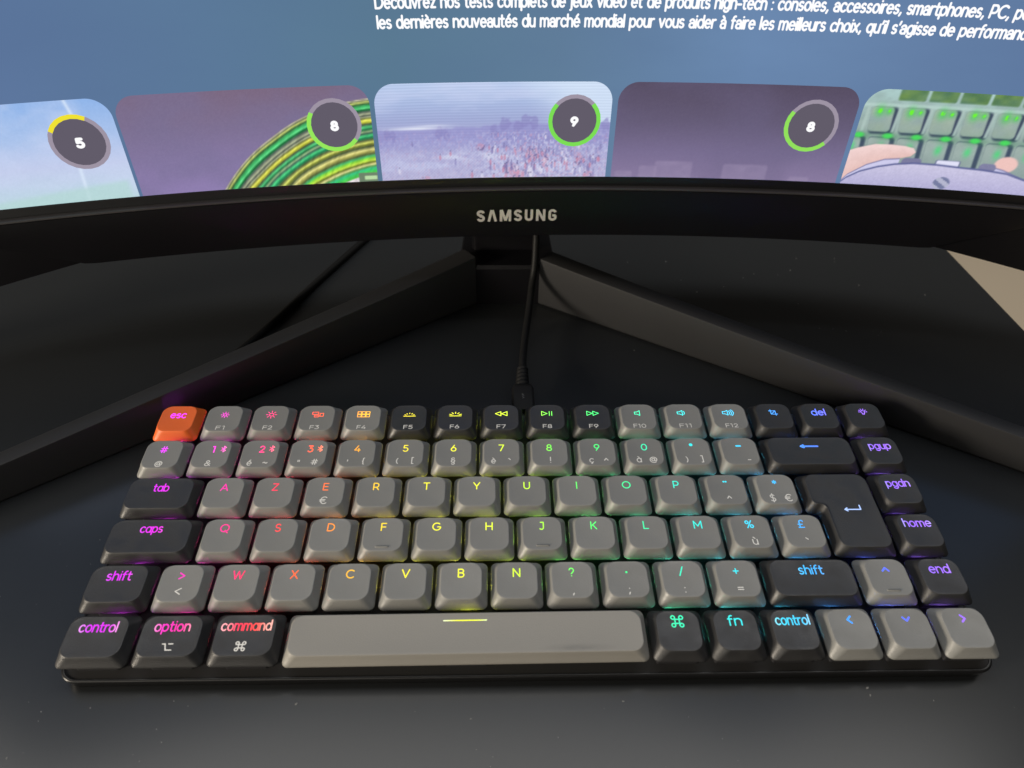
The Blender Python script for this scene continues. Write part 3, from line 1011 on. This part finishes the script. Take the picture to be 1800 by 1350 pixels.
def build_monitor():
    mon = empty('monitor', (0, 215, 0))
    tag(mon, 'black curved monitor on a V shaped stand showing a blue web page with review cards', 'monitor')
    T = Vector((0, 215, 0))

    def mbuild(mb, name, mats, parent=mon, **kw):
        mb.v = [(x, y - 215, z) for x, y, z in mb.v] if parent is mon or parent.parent is mon else mb.v
        return mb.build(name, mats, parent, **kw)
    HALF = 348.0
    E0, E1 = S0 - HALF, S0 + HALF
    TOP = 392.0
    # ---- picture
    page = emit_grad('web_page_background', [(-340, (86, 113, 150)), (-245, (93, 118, 158)), (-160, (92, 122, 154)), (-90, (90, 122, 146)), (-20, (97, 126, 154)), (60, (109, 139, 178)), (130, (100, 127, 165)), (262, (92, 118, 158))], 'x', 0.35, 0.010, (1, 2.5, 1), (84, 108, 146), 1.0, .35, .75)
    b = MB()
    for sa, sb in [(E0, E1)]:
        ss = srange(sa, sb, 6)
        hs = srange(0, TOP, 28)
        V = [scr(s, h) for s in ss for h in hs]
        m = len(hs)
        F = [(i * m + j, (i + 1) * m + j, (i + 1) * m + j + 1, i * m + j + 1) for i in range(len(ss) - 1) for j in range(m - 1)]
        b.add(V, F, 0, None, [(s, h) for s in ss for h in hs])
    screen = mbuild(b, 'screen', page, uv=True, recalc=False, smooth=False)

    # ---- words on the page
    white = emit('page_text_white', (250, 250, 252), 1.05)
    l1 = 'Découvrez nos tests complets de jeux vidéo et de produits high-tech : consoles, accessoires, smartphones, PC, périphériques'
    l2 = 'les dernières nouveautés du marché mondial pour vous aider à faire les meilleurs choix, qu’il s’agisse de performances'
    for line, cut, s0, s1, h in ((l1, 'PC, pé', -93.0, 161.5, 71.6), (l2, 'performanc', -92.9, 163.6, 64.3)):
        n = line.index(cut) + len(cut)
        w = sum(GL[{'a': 'ä2', 'à': 'à2'}.get(c, c)][0] + .20 for c in line[:n]) - .20
        wf = sum(GL[{'a': 'ä2', 'à': 'à2'}.get(c, c)][0] + .20 for c in line) - .20
        t = MB()
        draw(t, text(line, 4.35, s0, h, (s1 - s0) * wf / w, .20, True, True, True), .84, lambda x, y, l: scr(x, y, -.10 - l), 0, None, 2.0, 0, .0002)
        o = mbuild(t, 'page_text', white, screen, smooth=False, recalc=False)

    # ---- review cards
    def badge(cs, ch, num, score, hue, a0, a1):
        """score ring: dark disc, grey ring, coloured arc from a0 to a1 (degrees), the number"""
        mats = [emit('badge_disc', (98, 92, 106)), emit('badge_track', (158, 148, 164)), emit('badge_arc', hue, 1.0), white]
        k = MB()
        scr_poly(k, [(cs + 10.6 * math.cos(t), ch + 10.6 * math.sin(t)) for t in [2 * math.pi * i / 48 for i in range(48)]], -.14, 0)
        draw(k, [arc(cs, ch, 10.6, 10.6, 0, 360)], 1.7, lambda x, y, l: scr(x, y, -.17 - l), 1, None, 2)
        draw(k, [arc(cs, ch, 10.6, 10.6, a0, a1)], 1.8, lambda x, y, l: scr(x, y, -.20 - l), 2, None, 2, caps=False)
        draw(k, text(num, 3.3, cs, ch - .3, 2.3), 1.25, lambda x, y, l: scr(x, y, -.23 - l), 3, None, 2)
        return mbuild(k, 'score_badge', mats, screen, smooth=False, recalc=False)

    # pictures on the cards: each is a fine curved grid whose colours are computed point by point
    pic = emit_attr('screen_picture', 1.0)
    LUT = np.array([lin((i, 0, 0))[0] for i in range(256)])

    def smooth(a, b, x):
        t = np.clip((x - a) / (b - a), 0, 1)
        return t * t * (3 - 2 * t)

    def vnoise(x, y, seed):
        """smooth value noise"""
        tab = np.random.RandomState(seed).rand(256, 256)
        xi, yi = np.floor(x).astype(int), np.floor(y).astype(int)
        fx, fy = x - xi, y - yi
        fx, fy = fx * fx * (3 - 2 * fx), fy * fy * (3 - 2 * fy)
        g = lambda a, b: tab[(xi + a) % 256, (yi + b) % 256]
        return (g(0, 0) * (1 - fx) + g(1, 0) * fx) * (1 - fy) + (g(0, 1) * (1 - fx) + g(1, 1) * fx) * fy

    def fbm(x, y, seed, o=4):
        return sum(vnoise(x * 2 ** k, y * 2 ** k, seed + k) * .5 ** (k + 1) for k in range(o)) / (1 - .5 ** o)

    def grad(h, stops):
        return np.stack([np.interp(h, [p for p, _ in stops], [c[k] for _, c in stops]) for k in range(3)], -1)

    def over(img, mask, col):
        c = np.asarray(col, float)
        return img * (1 - mask[..., None]) + c * mask[..., None]

    def spot(x, y, cx, cy, rx, ry):
        return np.exp(-(((x - cx) / rx) ** 2 + ((y - cy) / ry) ** 2))

    def sdbox(x, y, cx, cy, w, h, r):
        qx, qy = np.abs(x - cx) - w / 2 + r, np.abs(y - cy) - h / 2 + r
        return np.hypot(np.maximum(qx, 0), np.maximum(qy, 0)) + np.minimum(np.maximum(qx, qy), 0) - r

    def card(x0, x1, fn, r=8.5, top=42.6, step=.4):
        hs = np.concatenate([np.arange(.04, top - r, step), top - r + r * np.sin(np.linspace(0, math.pi / 2, 26))])
        n = int((x1 - x0) / step)
        ins = np.where(hs > top - r, r - np.sqrt(np.maximum(0, r * r - (hs - top + r) ** 2)), 0)
        S = (x0 + ins)[:, None] + (x1 - x0 - 2 * ins)[:, None] * np.linspace(0, 1, n)[None]
        H = np.repeat(hs[:, None], n, 1)
        img = np.clip(fn(S, H), 0, 255)
        col = LUT[img.astype(int)]
        k = MB()
        m = len(hs)
        F = [(i * n + j, i * n + j + 1, (i + 1) * n + j + 1, (i + 1) * n + j) for i in range(m - 1) for j in range(n - 1)]
        k.add([scr(a, b, -.05) for a, b in zip(S.ravel().tolist(), H.ravel().tolist())], F, 0, [tuple(c) for c in col.reshape(-1, 3).tolist()])
        return mbuild(k, 'review_card', pic, screen, colors=True, recalc=False, smooth=False)

    def sky(x, y):
        im = grad(y, [(0, (190, 216, 226)), (7, (192, 212, 232)), (16, (192, 202, 234)), (28, (172, 196, 236)), (42, (146, 182, 234))])
        im = over(im, .45 * smooth(.42, .72, fbm(x * .05, y * .07, 5)), (206, 216, 244))
        c = np.interp(y, [0, 13, 37, 42], [-222.4, -221.6, -217.2, -218.2])
        im = over(im, .75 * np.exp(-((x - c) / .75) ** 2), (220, 234, 252))
        im = over(im, .30 * np.exp(-((x + 250 + (42 - y) * .3) / 2.5) ** 2), (214, 230, 252))
        im = over(im, .75 * smooth(9.5 + (x + 203) * .1, 6.5 + (x + 203) * .1, y) * smooth(-203.0, -206.5, x), (182, 216, 214))
        return im + (vnoise(x * 2, y * 2, 9)[..., None] - .5) * 5
    card(-303, -202.3, sky)
    badge(-217.9, 25.5, '5', 5, (240, 226, 52), 62, 152)

    STR = [(120, (128, 120, 140)), (132, (190, 184, 160)), (146, (120, 130, 96)), (160, (200, 208, 116)), (178, (60, 100, 60)), (205, (70, 190, 110)), (222, (104, 224, 140)), (240, (30, 110, 60)), (262, (92, 104, 96)), (286, (176, 182, 148)),
           (302, (92, 100, 88)), (318, (166, 172, 140)), (332, (120, 124, 72)), (352, (236, 236, 100)), (372, (176, 180, 60)), (390, (76, 92, 70)), (418, (90, 206, 130)), (440, (46, 120, 76)), (462, (150, 176, 130)), (480, (70, 104, 88)), (505, (80, 210, 132)),
           (528, (40, 130, 84)), (552, (96, 106, 70)), (578, (216, 222, 110)), (598, (120, 128, 56)), (622, (80, 92, 64)), (656, (230, 224, 140)), (680, (160, 158, 84)), (704, (88, 100, 62)), (730, (80, 184, 112)), (752, (140, 220, 70)), (776, (200, 232, 80)),
           (798, (110, 120, 50)), (824, (226, 220, 150)), (846, (96, 150, 84)), (872, (60, 190, 130)), (905, (70, 206, 96)), (930, (90, 200, 80)), (944, (232, 222, 226)), (1700, (236, 226, 230))]

    def cable(x, y):
        im = grad(y, [(0, (144, 128, 176)), (14, (136, 122, 164)), (28, (126, 113, 146)), (42.6, (124, 106, 130))])
        im = over(im, .5 * smooth(.35, .7, fbm(x * .04, y * .05, 15)), (122, 114, 150))
        r = np.hypot(x + 90.9, y + 58.2)
        ang = np.arctan2(y + 58.2, x + 90.9)
        r = r + (vnoise(ang * 7, r * .16, 21) - .5) * .7
        v = (95.4 - r) / .0407 + 130
        cab = grad(v, STR)
        tw = .90 + .20 * vnoise(ang * 60 + r * .9, r * .6, 33)           # twist of the strands
        cab = cab * tw[..., None]
        im = over(im, smooth(118, 130, v), cab)
        im = over(im, smooth(.3, -.3, sdbox(x, y, -103.2, 1.6, 9.5, 5.2, .5)), (112, 132, 108))
        im = over(im, smooth(.3, -.3, sdbox(x, y, -102.6, 1.8, 5.5, 1.8, .4)), (190, 222, 170))
        return im + (vnoise(x * 2.2, y * 2.2, 10)[..., None] - .5) * 5
    card(-201.0, -99.6, cable)
    badge(-115.4, 26.2, '8', 8, (150, 232, 92), 148, 322)

    def field(x, y):
        im = grad(y, [(0, (184, 182, 216)), (10, (177, 176, 216)), (20, (168, 170, 212)), (27, (163, 173, 214)), (34, (170, 186, 224)), (42.6, (188, 206, 238))])
        im = over(im, .45 * smooth(.40, .75, fbm(x * .05, y * .16, 40)), (204, 212, 242))
        im = over(im, .85 * smooth(-34, -4, x + (y - 30) * .8 + 6 * (fbm(x * .1, y * .1, 41) - .5)) * smooth(22, 25.5, y), (212, 228, 248))       # bright sky at the right
        # far ridge and tree line
        ridge = 21.5 + 3.2 * fbm(x * .16, x * 0, 50) + 1.6 * smooth(-60, -40, x)
        im = over(im, .75 * smooth(ridge + .8, ridge - .4, y) * smooth(11, 19, y), (150, 148, 204))
        for tx, th, tw in ((-33, 29.5, 1.6), (-42, 28.2, 1.9), (-36.5, 27, 1.5), (-29.5, 28.8, 1.3), (-47, 26, 1.2), (-93.5, 24.6, 1.0), (-91, 23.6, .9), (-71, 24.8, 1.2), (-68, 24, 1.0), (2, 28, 1.5)):
            im = over(im, .62 * smooth(.28, .62, spot(x, y, tx, th - 3.6, tw * 1.5, 3.2) * (.55 + .9 * vnoise(x * .9, y * .8, 60))) * smooth(16, 19.5, y), (140, 136, 192))
        im = over(im, .9 * spot(x, y, -81, 23.4, 11, .7) + .5 * spot(x, y, -74, 24.6, 8, .5), (232, 236, 250))
        im = over(im, .6 * smooth(.35, .7, fbm(x * .12, y * .5, 62)) * spot(x, y, -57, 10.2, 22, 2.2), (226, 232, 248))
        # the crowd: fine speckle, denser to the right of centre
        dens = .30 + .70 * np.exp(-((x + 24) / 24) ** 2) * smooth(27, 18, y)
        sp = vnoise(x * 1.5, y * 1.05, 70)
        sp2 = vnoise(x * 1.9 + 30, y * 1.3, 71)
        below = smooth(24, 19, y)
        im = over(im, below * dens * .46 * smooth(.60, .80, sp), (222, 222, 242))
        im = over(im, below * dens * .48 * smooth(.40, .22, sp), (138, 134, 186))
        im = over(im, below * dens * .48 * smooth(.66, .84, sp2), (204, 156, 186))
        for cx, cy, w, h in ((-39, 3, 4.2, 4.6), (-36, 1, 3, 3), (-53, 14.5, 2.6, 2.2), (-30, 11, 3.4, 4.6), (-9, 8.4, 2.4, 4), (-4, 1.2, 3, 2.4), (-78, .6, 2.6, 1.2), (-24, 8, 2, 5)):
            t = vnoise(x * 1.7, y * 1.3, 80 + int(-cx))
            im = over(im, .68 * smooth(.35, .75, spot(x, y, cx, cy, w, h)) * smooth(.35, .6, t) * .8, (206, 148, 174))
            im = over(im, .8 * smooth(.4, .75, spot(x, y, cx, cy, w, h)) * smooth(.36, .2, t), (120, 106, 150))
        im = over(im, .6 * smooth(.3, .7, spot(x, y, -30.5, 3, 1.6, 3.6)), (228, 224, 240))
        rg = np.random.RandomState(5)
        for _ in range(150):                     # figures: a coat, a darker head, some in red
            fx, fy = rg.normal(-24, 20), abs(rg.normal(9, 6.5))
            if not (-96 < fx < 2 and fy < 21):
                continue
            sz = 1.25 - fy * .028
            hue = [(200, 128, 156), (206, 150, 178), (126, 120, 172), (142, 138, 190), (224, 222, 240)][rg.randint(5)]
            im = over(im, .62 * smooth(.3, .75, spot(x, y, fx, fy, .62 * sz, 1.5 * sz)), hue)
            im = over(im, .62 * smooth(.35, .8, spot(x, y, fx + .1, fy + 1.5 * sz, .42 * sz, .45 * sz)), (112, 106, 152))
        # the display's own line pattern, as the camera caught it
        im = im + (np.sin(y * 5.2 + 1.6 * fbm(x * .07, y * .2, 90)) * 7 * smooth(12, 30, y))[..., None]
        im = im + (np.sin(x * 4.3) * np.sin(y * 4.7) * 9 * smooth(24, 6, y))[..., None]
        return im
    card(-97.6, 3.9, field)
    badge(-11.9, 25.9, '9', 9, (124, 222, 84), 138, 403)

    def dusk(x, y):
        im = grad(y, [(0, (138, 124, 160)), (12, (122, 111, 146)), (26, (102, 93, 120)), (42.6, (88, 79, 100))])
        im = over(im, .35 * smooth(.35, .7, fbm(x * .03, y * .04, 110)), (108, 100, 132))
        for cx, w, h in ((34.5, 17, 15.5), (23, 8, 11), (67, 20, 14), (12, 8, 6), (92, 9, 4)):
            im = over(im, .55 * smooth(.7, -.7, sdbox(x, y, cx, 0, w, h, 1.2)) * (.6 + .5 * vnoise(x * .35, y * .4, 111)), (158, 144, 176))
        return im + (vnoise(x * 2.2, y * 2.2, 12)[..., None] - .5) * 4
    card(6.4, 108.9, dusk)
    badge(91.3, 25.6, '8', 8, (146, 226, 92), 146, 316)

    def desk_shot(x, y):
        u = x - .03 * (y - 20)
        im = grad(y, [(0, (150, 170, 164)), (22, (160, 178, 172)), (36, (164, 190, 186)), (42.6, (176, 208, 206))])
        im = over(im, .4 * smooth(.4, .7, fbm(x * .12, y * .2, 130)), (140, 160, 158))
        for j in range(8):
            d = sdbox(u, y, 129.2 + 12.5 * j, 41.2, 11.2, 6.2, .8)
            im = over(im, smooth(.5, -.5, d), np.stack([84 + 30 * vnoise(x * .3, y * .5, 131), 122 + 26 * vnoise(x * .3, y * .5, 131), 82 + 20 * vnoise(x * .2, y * .4, 132)], -1))
        im = over(im, .8 * smooth(37.2, 36.2, y) * smooth(34.8, 35.6, y), (186, 212, 206))
        for j in range(8):                       # first row of keys
            cx, cy = 119.6 + 12.9 * j, 29.8
            d = sdbox(u + .10 * (y - cy), y, cx + 1.0, cy - .5, 10.6, 11.4, 1.8)
            im = over(im, smooth(.9, -.5, d), (66, 76, 98))
            im = over(im, .9 * smooth(.5, -.5, sdbox(u, y, cx - 6.6, cy, 1.3, 11, .4)), (176, 198, 192))
            d = sdbox(u + .10 * (y - cy), y, cx - .2, cy + .1, 9.4, 10.8, 1.7)
            im = over(im, smooth(.5, -.5, d), np.stack([150 + (y - cy) * 1.2 + 12 * vnoise(x * .25, y * .3, 133), 170 + (y - cy) * .8 + 10 * vnoise(x * .25, y * .3, 133), 162 + (y - cy) * .8 + 8 * vnoise(x * .3, y * .3, 134)], -1))
            for gx, gw, gh in ((-1.2, 1.1, 1.5), (2.6, .8, 1.0)):
                n = vnoise(x * 1.6, y * 1.6, 140 + j)
                im = over(im, .8 * spot(x, y, cx + gx, cy + 3.6, gw * 1.9, gh * 1.6), (84, 200, 96))
                im = over(im, smooth(.45, .8, spot(x, y, cx + gx, cy + 3.6, gw, gh) * (.55 + .8 * n)), (112, 244, 56))
        for j in range(8):                       # second row, half hidden
            cx, cy = 110.4 + 12.35 * j, 14.6
            d = sdbox(u + .12 * (y - cy), y, cx + .8, cy, 10.8, 15.0, 1.4)
            im = over(im, smooth(.8, -.5, d) * smooth(22.9, 22.2, y), (70, 84, 104))
            d = sdbox(u + .12 * (y - cy), y, cx - .3, cy, 9.2, 14.6, 1.5)
            im = over(im, smooth(.5, -.5, d), np.stack([150 + (y - cy) * 1.3, 168 + (y - cy) * 1.2, 164 + (y - cy)], -1) + 8 * vnoise(x * .3, y * .3, 150)[..., None])
            im = over(im, .85 * spot(x, y, cx + .4, 17.6, 1.5, 2.2), (86, 214, 128))
            gx = 112.6 + 12.2 * j
            im = over(im, .55 * spot(x, y, gx, 22.6, 4.6, 1.7), (56, 130, 80))
            im = over(im, .9 * smooth(.25, .9, spot(x, y, gx, 22.8, 2.8, 1.5)), (76, 226, 96))
        # finger resting on the keys, lit from above
        yc = np.interp(x, [108, 114, 121, 128, 134, 139], [5.5, 10.4, 14.0, 15.4, 16.0, 16.2])
        hw = np.interp(x, [108, 114, 121, 128, 134, 137.6, 138.8, 139.2], [9.0, 6.6, 5.0, 3.7, 2.7, 1.8, .3, -4])
        d = np.abs(y - yc) - hw
        sh = np.clip((y - yc) / np.maximum(hw, .3), -1, 1)
        im = over(im, .5 * smooth(2.0, -.6, d + .6), (110, 128, 124))
        im = over(im, smooth(.35, -.35, d), np.stack([236 + 8 * sh, 202 + 12 * sh, 198 + 14 * sh], -1) + (fbm(x * .3, y * .5, 160)[..., None] - .5) * 14)
        im = over(im, smooth(.6, -.5, np.hypot((x - 178) / 1.3, y - 13.2) - 3.6), (240, 198, 192))
        # game pad: a pale rounded body with darker seams
        top_ = np.interp(x, [110, 113, 118, 125, 132, 140, 150, 160, 170, 180, 190, 200], [-.5, 2.6, 5.8, 8.3, 9.9, 10.8, 10.7, 10.1, 9.7, 8.8, 6, 0])
        trig = np.interp(x, [110, 113, 120, 127, 133.4, 134, 160, 171, 172, 178, 190], [0, 4.2, 9.2, 12.0, 12.7, 0, 0, 0, 11.6, 10.4, 6])
        im = over(im, smooth(.5, -.3, y - trig - .4), (116, 116, 160))
        im = over(im, smooth(.4, -.3, y - trig), (208, 206, 238))
        im = over(im, smooth(.4, -.3, sdbox(x, y, 138.6, 11.4, 8.4, 4.2, 1.8)), (124, 124, 158))
        im = over(im, smooth(.4, -.3, sdbox(x, y, 171, 11.2, 7, 3.8, 1.8)), (130, 130, 164))
        im = over(im, smooth(.4, -.3, sdbox(x, y, 154, 11.6, 10.6, 3.6, .8)), (112, 120, 150))
        im = over(im, smooth(.4, -.3, sdbox(x, y, 154, 11.9, 9.4, 2.6, .6)), (226, 226, 248))
        im = over(im, smooth(.6, -.3, y - top_ - .7), (96, 102, 150))
        im = over(im, smooth(.4, -.3, y - top_), np.stack([182 + 2.2 * y, 178 + 2.2 * y, 216 + 1.2 * y], -1) + (vnoise(x * 2, y * 2, 170)[..., None] - .5) * 12)
        d = np.hypot(x - 154.6, (y - 2.9) * 1.25) - 3.5
        im = over(im, smooth(.5, -.3, d), np.stack([150 + 30 * np.sign(np.sin((x - 154) * .9 + (y - 3) * 1.4)), 154 + 28 * np.sign(np.sin((x - 154) * .9 + (y - 3) * 1.4)), 184 + 22 * np.sign(np.sin((x - 154) * .9 + (y - 3) * 1.4))], -1))
        return im + (vnoise(x * 2.4, y * 2.4, 13)[..., None] - .5) * 6
    card(111.0, 214.0, desk_shot)

    # ---- black border round the picture, then the frame
    b = MB()
    ss = srange(E0 - 3, E1 + 3, 8)
    extrude_arc(b, lambda s: [(.15, 0), (.15, -5.2), (2, -5.2), (2, 0)], ss)
    extrude_arc(b, lambda s: [(.15, TOP), (2, TOP), (2, TOP + 4), (.15, TOP + 4)], ss)
    for a_, b_ in ((E0 - 3, E0 - .05), (E1 + .05, E1 + 3)):
        extrude_arc(b, lambda s: [(.15, 0.05), (.15, TOP - .05), (2, TOP - .05), (2, 0.05)], [a_, b_])
    mbuild(b, 'panel_border', M['glass_black'], smooth=False)

    def chin_low(s):
        d = abs(s - S0)
        return -28.9 if d < 196 else -28.9 + (d - 196) * .385 if d < 245 else -10.0
    b = MB()
    ss = srange(E0 - 4, E1 + 4, 5)
    extrude_arc(b, lambda s: [(.2, -4.9), (-1.6, -4.9), (-2.2, -5.65), (-2.6, -5.9), (-2.6, chin_low(s) + .9), (-2.3, chin_low(s) + .25), (-1.6, chin_low(s)), (-.8, chin_low(s)), (-.8, -5.4), (.2, -5.4)], ss)
    mbuild(b, 'chin', M['bezel'])
    lp = MB()
    extrude_arc(lp, lambda s: [(.3, -4.4), (-2.1, -4.45), (-2.62, -4.75), (-2.64, -5.4), (-2.2, -5.6), (.3, -5.6)], ss)
    sharp(mbuild(lp, 'bezel_lip', M['lip']), 40)
    sharp([o for o in mon.children if o.name.startswith('chin')][0], 28)
    # ---- back shell with its two low wings
    b = MB()

    def shell(s):
        d = abs(s - S0)
        deep = 34 - max(0, d - 190) * .22
        low = -28.6 if d < 196 else -28.6 - (d - 196) * .19
        return [(-.6, chin_low(s) + .6), (1.0 if d < 196 else 1.0, low), (max(10, deep), low + 4), (max(11, deep + 2), low + 9), (max(12, deep + 4), 60), (max(12, deep + 4), TOP - 30), (12, TOP + 3.8), (2.2, TOP + 3.8), (2.2, 6), (2.2, -2), (-.6, -5.6)]
    extrude_arc(b, shell, srange(E0 - 3.5, E1 + 3.5, 4))
    mbuild(b, 'rear_housing', M['bezel'])
    sharp([o for o in mon.children if o.name.startswith('rear_housing')][0], 28)
    # ---- maker's name in grey letters: heavy strokes with square ends, the A without its bar
    W = {'S': (.62, [arc(.31, .72, .21, .18, 8, 270)[:] + arc(.31, .29, .21, .19, 90, -172)]),
         'A': (.74, [[(.10, 0), (.34, 1.0)], [(.64, 0), (.40, 1.0)]]), 'M': (.92, [[(.12, 0), (.12, 1)], [(.16, 1), (.46, .06)], [(.76, 1), (.46, .06)], [(.80, 0), (.80, 1)]]),
         'U': (.68, [[(.12, 1), (.12, .30)] + arc(.34, .30, .22, .19, 180, 360) + [(.56, 1)]]), 'N': (.76, [[(.12, 0), (.12, 1)], [(.14, .96), (.62, .04)], [(.64, 0), (.64, 1)]]),
         'G': (.68, [arc(.34, .70, .22, .20, 10, 180) + arc(.34, .30, .22, .20, 180, 360) + [(.56, .46)], [(.58, .46), (.32, .46)]])}
    lb = MB()
    x = 0
    st = []
    for ch in 'SAMSUNG':
        w, q = W[ch]
        st += [[(px + x, py) for px, py in p] for p in q]
        x += w + .19
    x -= .19
    kx, kh = 37.9 / x, 5.9
    st = [[(-36.55 + (px - x / 2) * kx, -20.85 + py * kh) for px, py in p] for p in st]
    draw(lb, st, 1.2, lambda a, h, l: scr(a, h, -2.66 - l), 0, None, 2, 0, .001, caps=False)
    mbuild(lb, 'logo', M['logo'], smooth=False, recalc=False)

    # ---- stand: V of two long legs, the block where they meet, the neck
    def box_loft(mb, rings):
        loft(mb, rings)
    for side in (-1, 1):
        if side < 0:
            p0, p1, hs = Vector((-22, 210)), Vector((-248, 48.6)), (29.5, 15.5)
        else:
            p0, p1, hs = Vector((11, 210)), Vector((250, 64.6)), (28.5, 15.5)
        d = (p1 - p0).normalized()
        nrm = Vector((d.y, -d.x)) if side > 0 else Vector((-d.y, d.x))     # towards the back
        if nrm.y < 0:
            nrm = -nrm
        L = (p1 - p0).length
        mb = MB()
        rings = []
        for t in [i / 24 for i in range(25)]:
            p = p0 + d * L * t
            H = hs[0] + (hs[1] - hs[0]) * t ** .85
            th = 12.5 - 3 * t
            if t == 1:
                H *= .9
            prof = [(0.9, 0), (0, 1.2), (0.0, H - .9), (0.25, H - .25), (0.9, H), (th * .8, H - .6), (th, H - 2), (th + 1.5, 0)]
            rings.append([(p.x + nrm.x * a, p.y + nrm.y * a, z) for a, z in prof])
        loft(mb, rings)
        o = mbuild(mb, 'stand_leg', M['stand'])
        sharp(o, 30)
    mb = MB()
    hub = [(-22, 210.3), (11, 210.3), (19, 223), (17, 262), (-28, 262), (-30.5, 223)]
    loft(mb, [[(x_, y_, z) for x_, y_ in hub] for z in (0, 22.0)] + [[(x_ * .96 - .2, y_ * .98 + 5, 24) for x_, y_ in hub]])
    o = mbuild(mb, 'stand_hub', M['bezel'], smooth=False)  # darker material than the legs: the hub's shade is put into its colour
    mb = MB()
    loft(mb, [[(a - 6.3, b_ + 241, z) for a, b_ in rounded_poly([(-18, -15, 3), (18, -15, 3), (18, 15, 3), (-18, 15, 3)], 5)] for z in (23.5, 24.4, 130)])
    o = mbuild(mb, 'stand_neck', M['bezel'])
    sharp(o, 40)
    return mon


build_monitor()


# ------------------------------------------------------------------ cables
def build_cables():
    c = empty('usb_cable', (0, 118, 8))
    tag(c, 'thin black USB cable plugged into the back of the keyboard and running under the monitor', 'cable')
    off = (0, -118, -8)
    mv = lambda mb: setattr(mb, 'v', [(x + off[0], y + off[1], z + off[2]) for x, y, z in mb.v])
    cxp = 0.3
    mb = MB()
    # plug body, then a flexible sleeve with ribs
    rings = []
    for y, w, h in ((116.6, 4.6, 2.6), (117.0, 4.9, 2.9), (131.0, 4.9, 2.9), (133.2, 4.0, 2.8), (133.6, 3.0, 2.5)):
        rings.append([(cxp + a, y, 9.0 + b) for a, b in rounded_poly([(-w, -h, 1.2), (w, -h, 1.2), (w, h, 1.2), (-w, h, 1.2)], 4)])
    loft(mb, rings)
    mv(mb)
    pl = sharp(mb.build('plug', M['rubber'], c), 40)
    mk = MB()
    draw(mk, at([[(-.5, .9), (.3, .5)], [(.3, .5), (-.5, .1)], [(-.5, .1), (.4, -.4)], [(-.3, -1.0), (.4, -1.5)], [(.4, -1.5), (-.4, -2.0)]], cxp, 125.5), .22, lambda x, y, l: (x, y, 11.93 + l), 0, None, 1)
    mv(mk)
    mk.build('plug_mark', M['mark'], pl, smooth=False, recalc=False)
    mb = MB()
    path, rad = [], []
    for i in range(29):
        y = 133.4 + i * .45
        path.append((cxp + (i / 28) ** 2 * .4, y, 9.0))
        rad.append((2.95 - .02 * i) + (.30 if (i // 3) % 2 else -.45))
    tube(mb, path, rad, 14)
    mv(mb)
    mb.build('strain_relief', M['rubber'], c)
    mb = MB()
    tube(mb, spline([(.7, 144, 9), (1.2, 156, 8.6), (2.8, 172, 9.0), (5.2, 190, 12), (7.0, 203, 18), (8.4, 209, 26), (9.0, 216, 40), (9.2, 224, 58), (9.0, 232, 90)], 8), 1.75, 12)
    mv(mb)
    mb.build('cord', M['rubber'], c)
    c2 = MB()
    tube(c2, spline([(-62, 335, 2.0), (-76, 303, 2.0), (-90, 272, 2.0), (-109, 231, 2.0), (-128, 188, 2.0), (-143, 160, 2.0), (-165, 134, 2.0), (-205, 104, 2.0), (-256, 68, 2.0)], 8), 1.9, 12)
    o = c2.build('monitor_cable', M['rubber'])
    tag(o, 'black cable lying on the desk behind the left stand leg', 'cable')


build_cables()


# ------------------------------------------------------------------ dust on the desk
def build_dust():
    mb = MB()
    rnd = random.Random(11)
    spots = [(rnd.uniform(-190, 190), rnd.uniform(-45, -3), rnd.uniform(.06, .16)) for _ in range(45)]
    spots += [(rnd.uniform(-230, -155), rnd.uniform(-40, 60), rnd.uniform(.06, .14)) for _ in range(22)] + [(rnd.uniform(155, 230), rnd.uniform(-40, 60), rnd.uniform(.06, .14)) for _ in range(18)]
    spots += [(rnd.uniform(20, 230), rnd.uniform(170, 260), rnd.uniform(.15, .3)) for _ in range(25)]
    spots += [(-76, -6.5, .30), (-141, -7, .26), (-156, -8, .26), (110, -3.5, .32), (110, -6, .24), (130, -8, .22), (29, -7, .22), (-20, -12, .2), (-160, -22, .26), (-115, -18, .2)]
    for x, y, r in spots:
        a = rnd.uniform(0, math.pi)
        k = rnd.uniform(.8, 2.2)
        n = 6
        base = [(x + r * k * math.cos(t) * math.cos(a) - r * math.sin(t) * math.sin(a), y + r * k * math.cos(t) * math.sin(a) + r * math.sin(t) * math.cos(a)) for t in [2 * math.pi * i / n for i in range(n)]]
        V = [(p, q, .012) for p, q in base] + [(x, y, .012 + r * .8)]
        mb.add(V, [(i, (i + 1) % n, n) for i in range(n)])
    o = mb.build('dust', M['dust'])
    tag(o, 'fine pale specks of dust scattered over the dark desk', 'dust', kind='stuff')


build_dust()
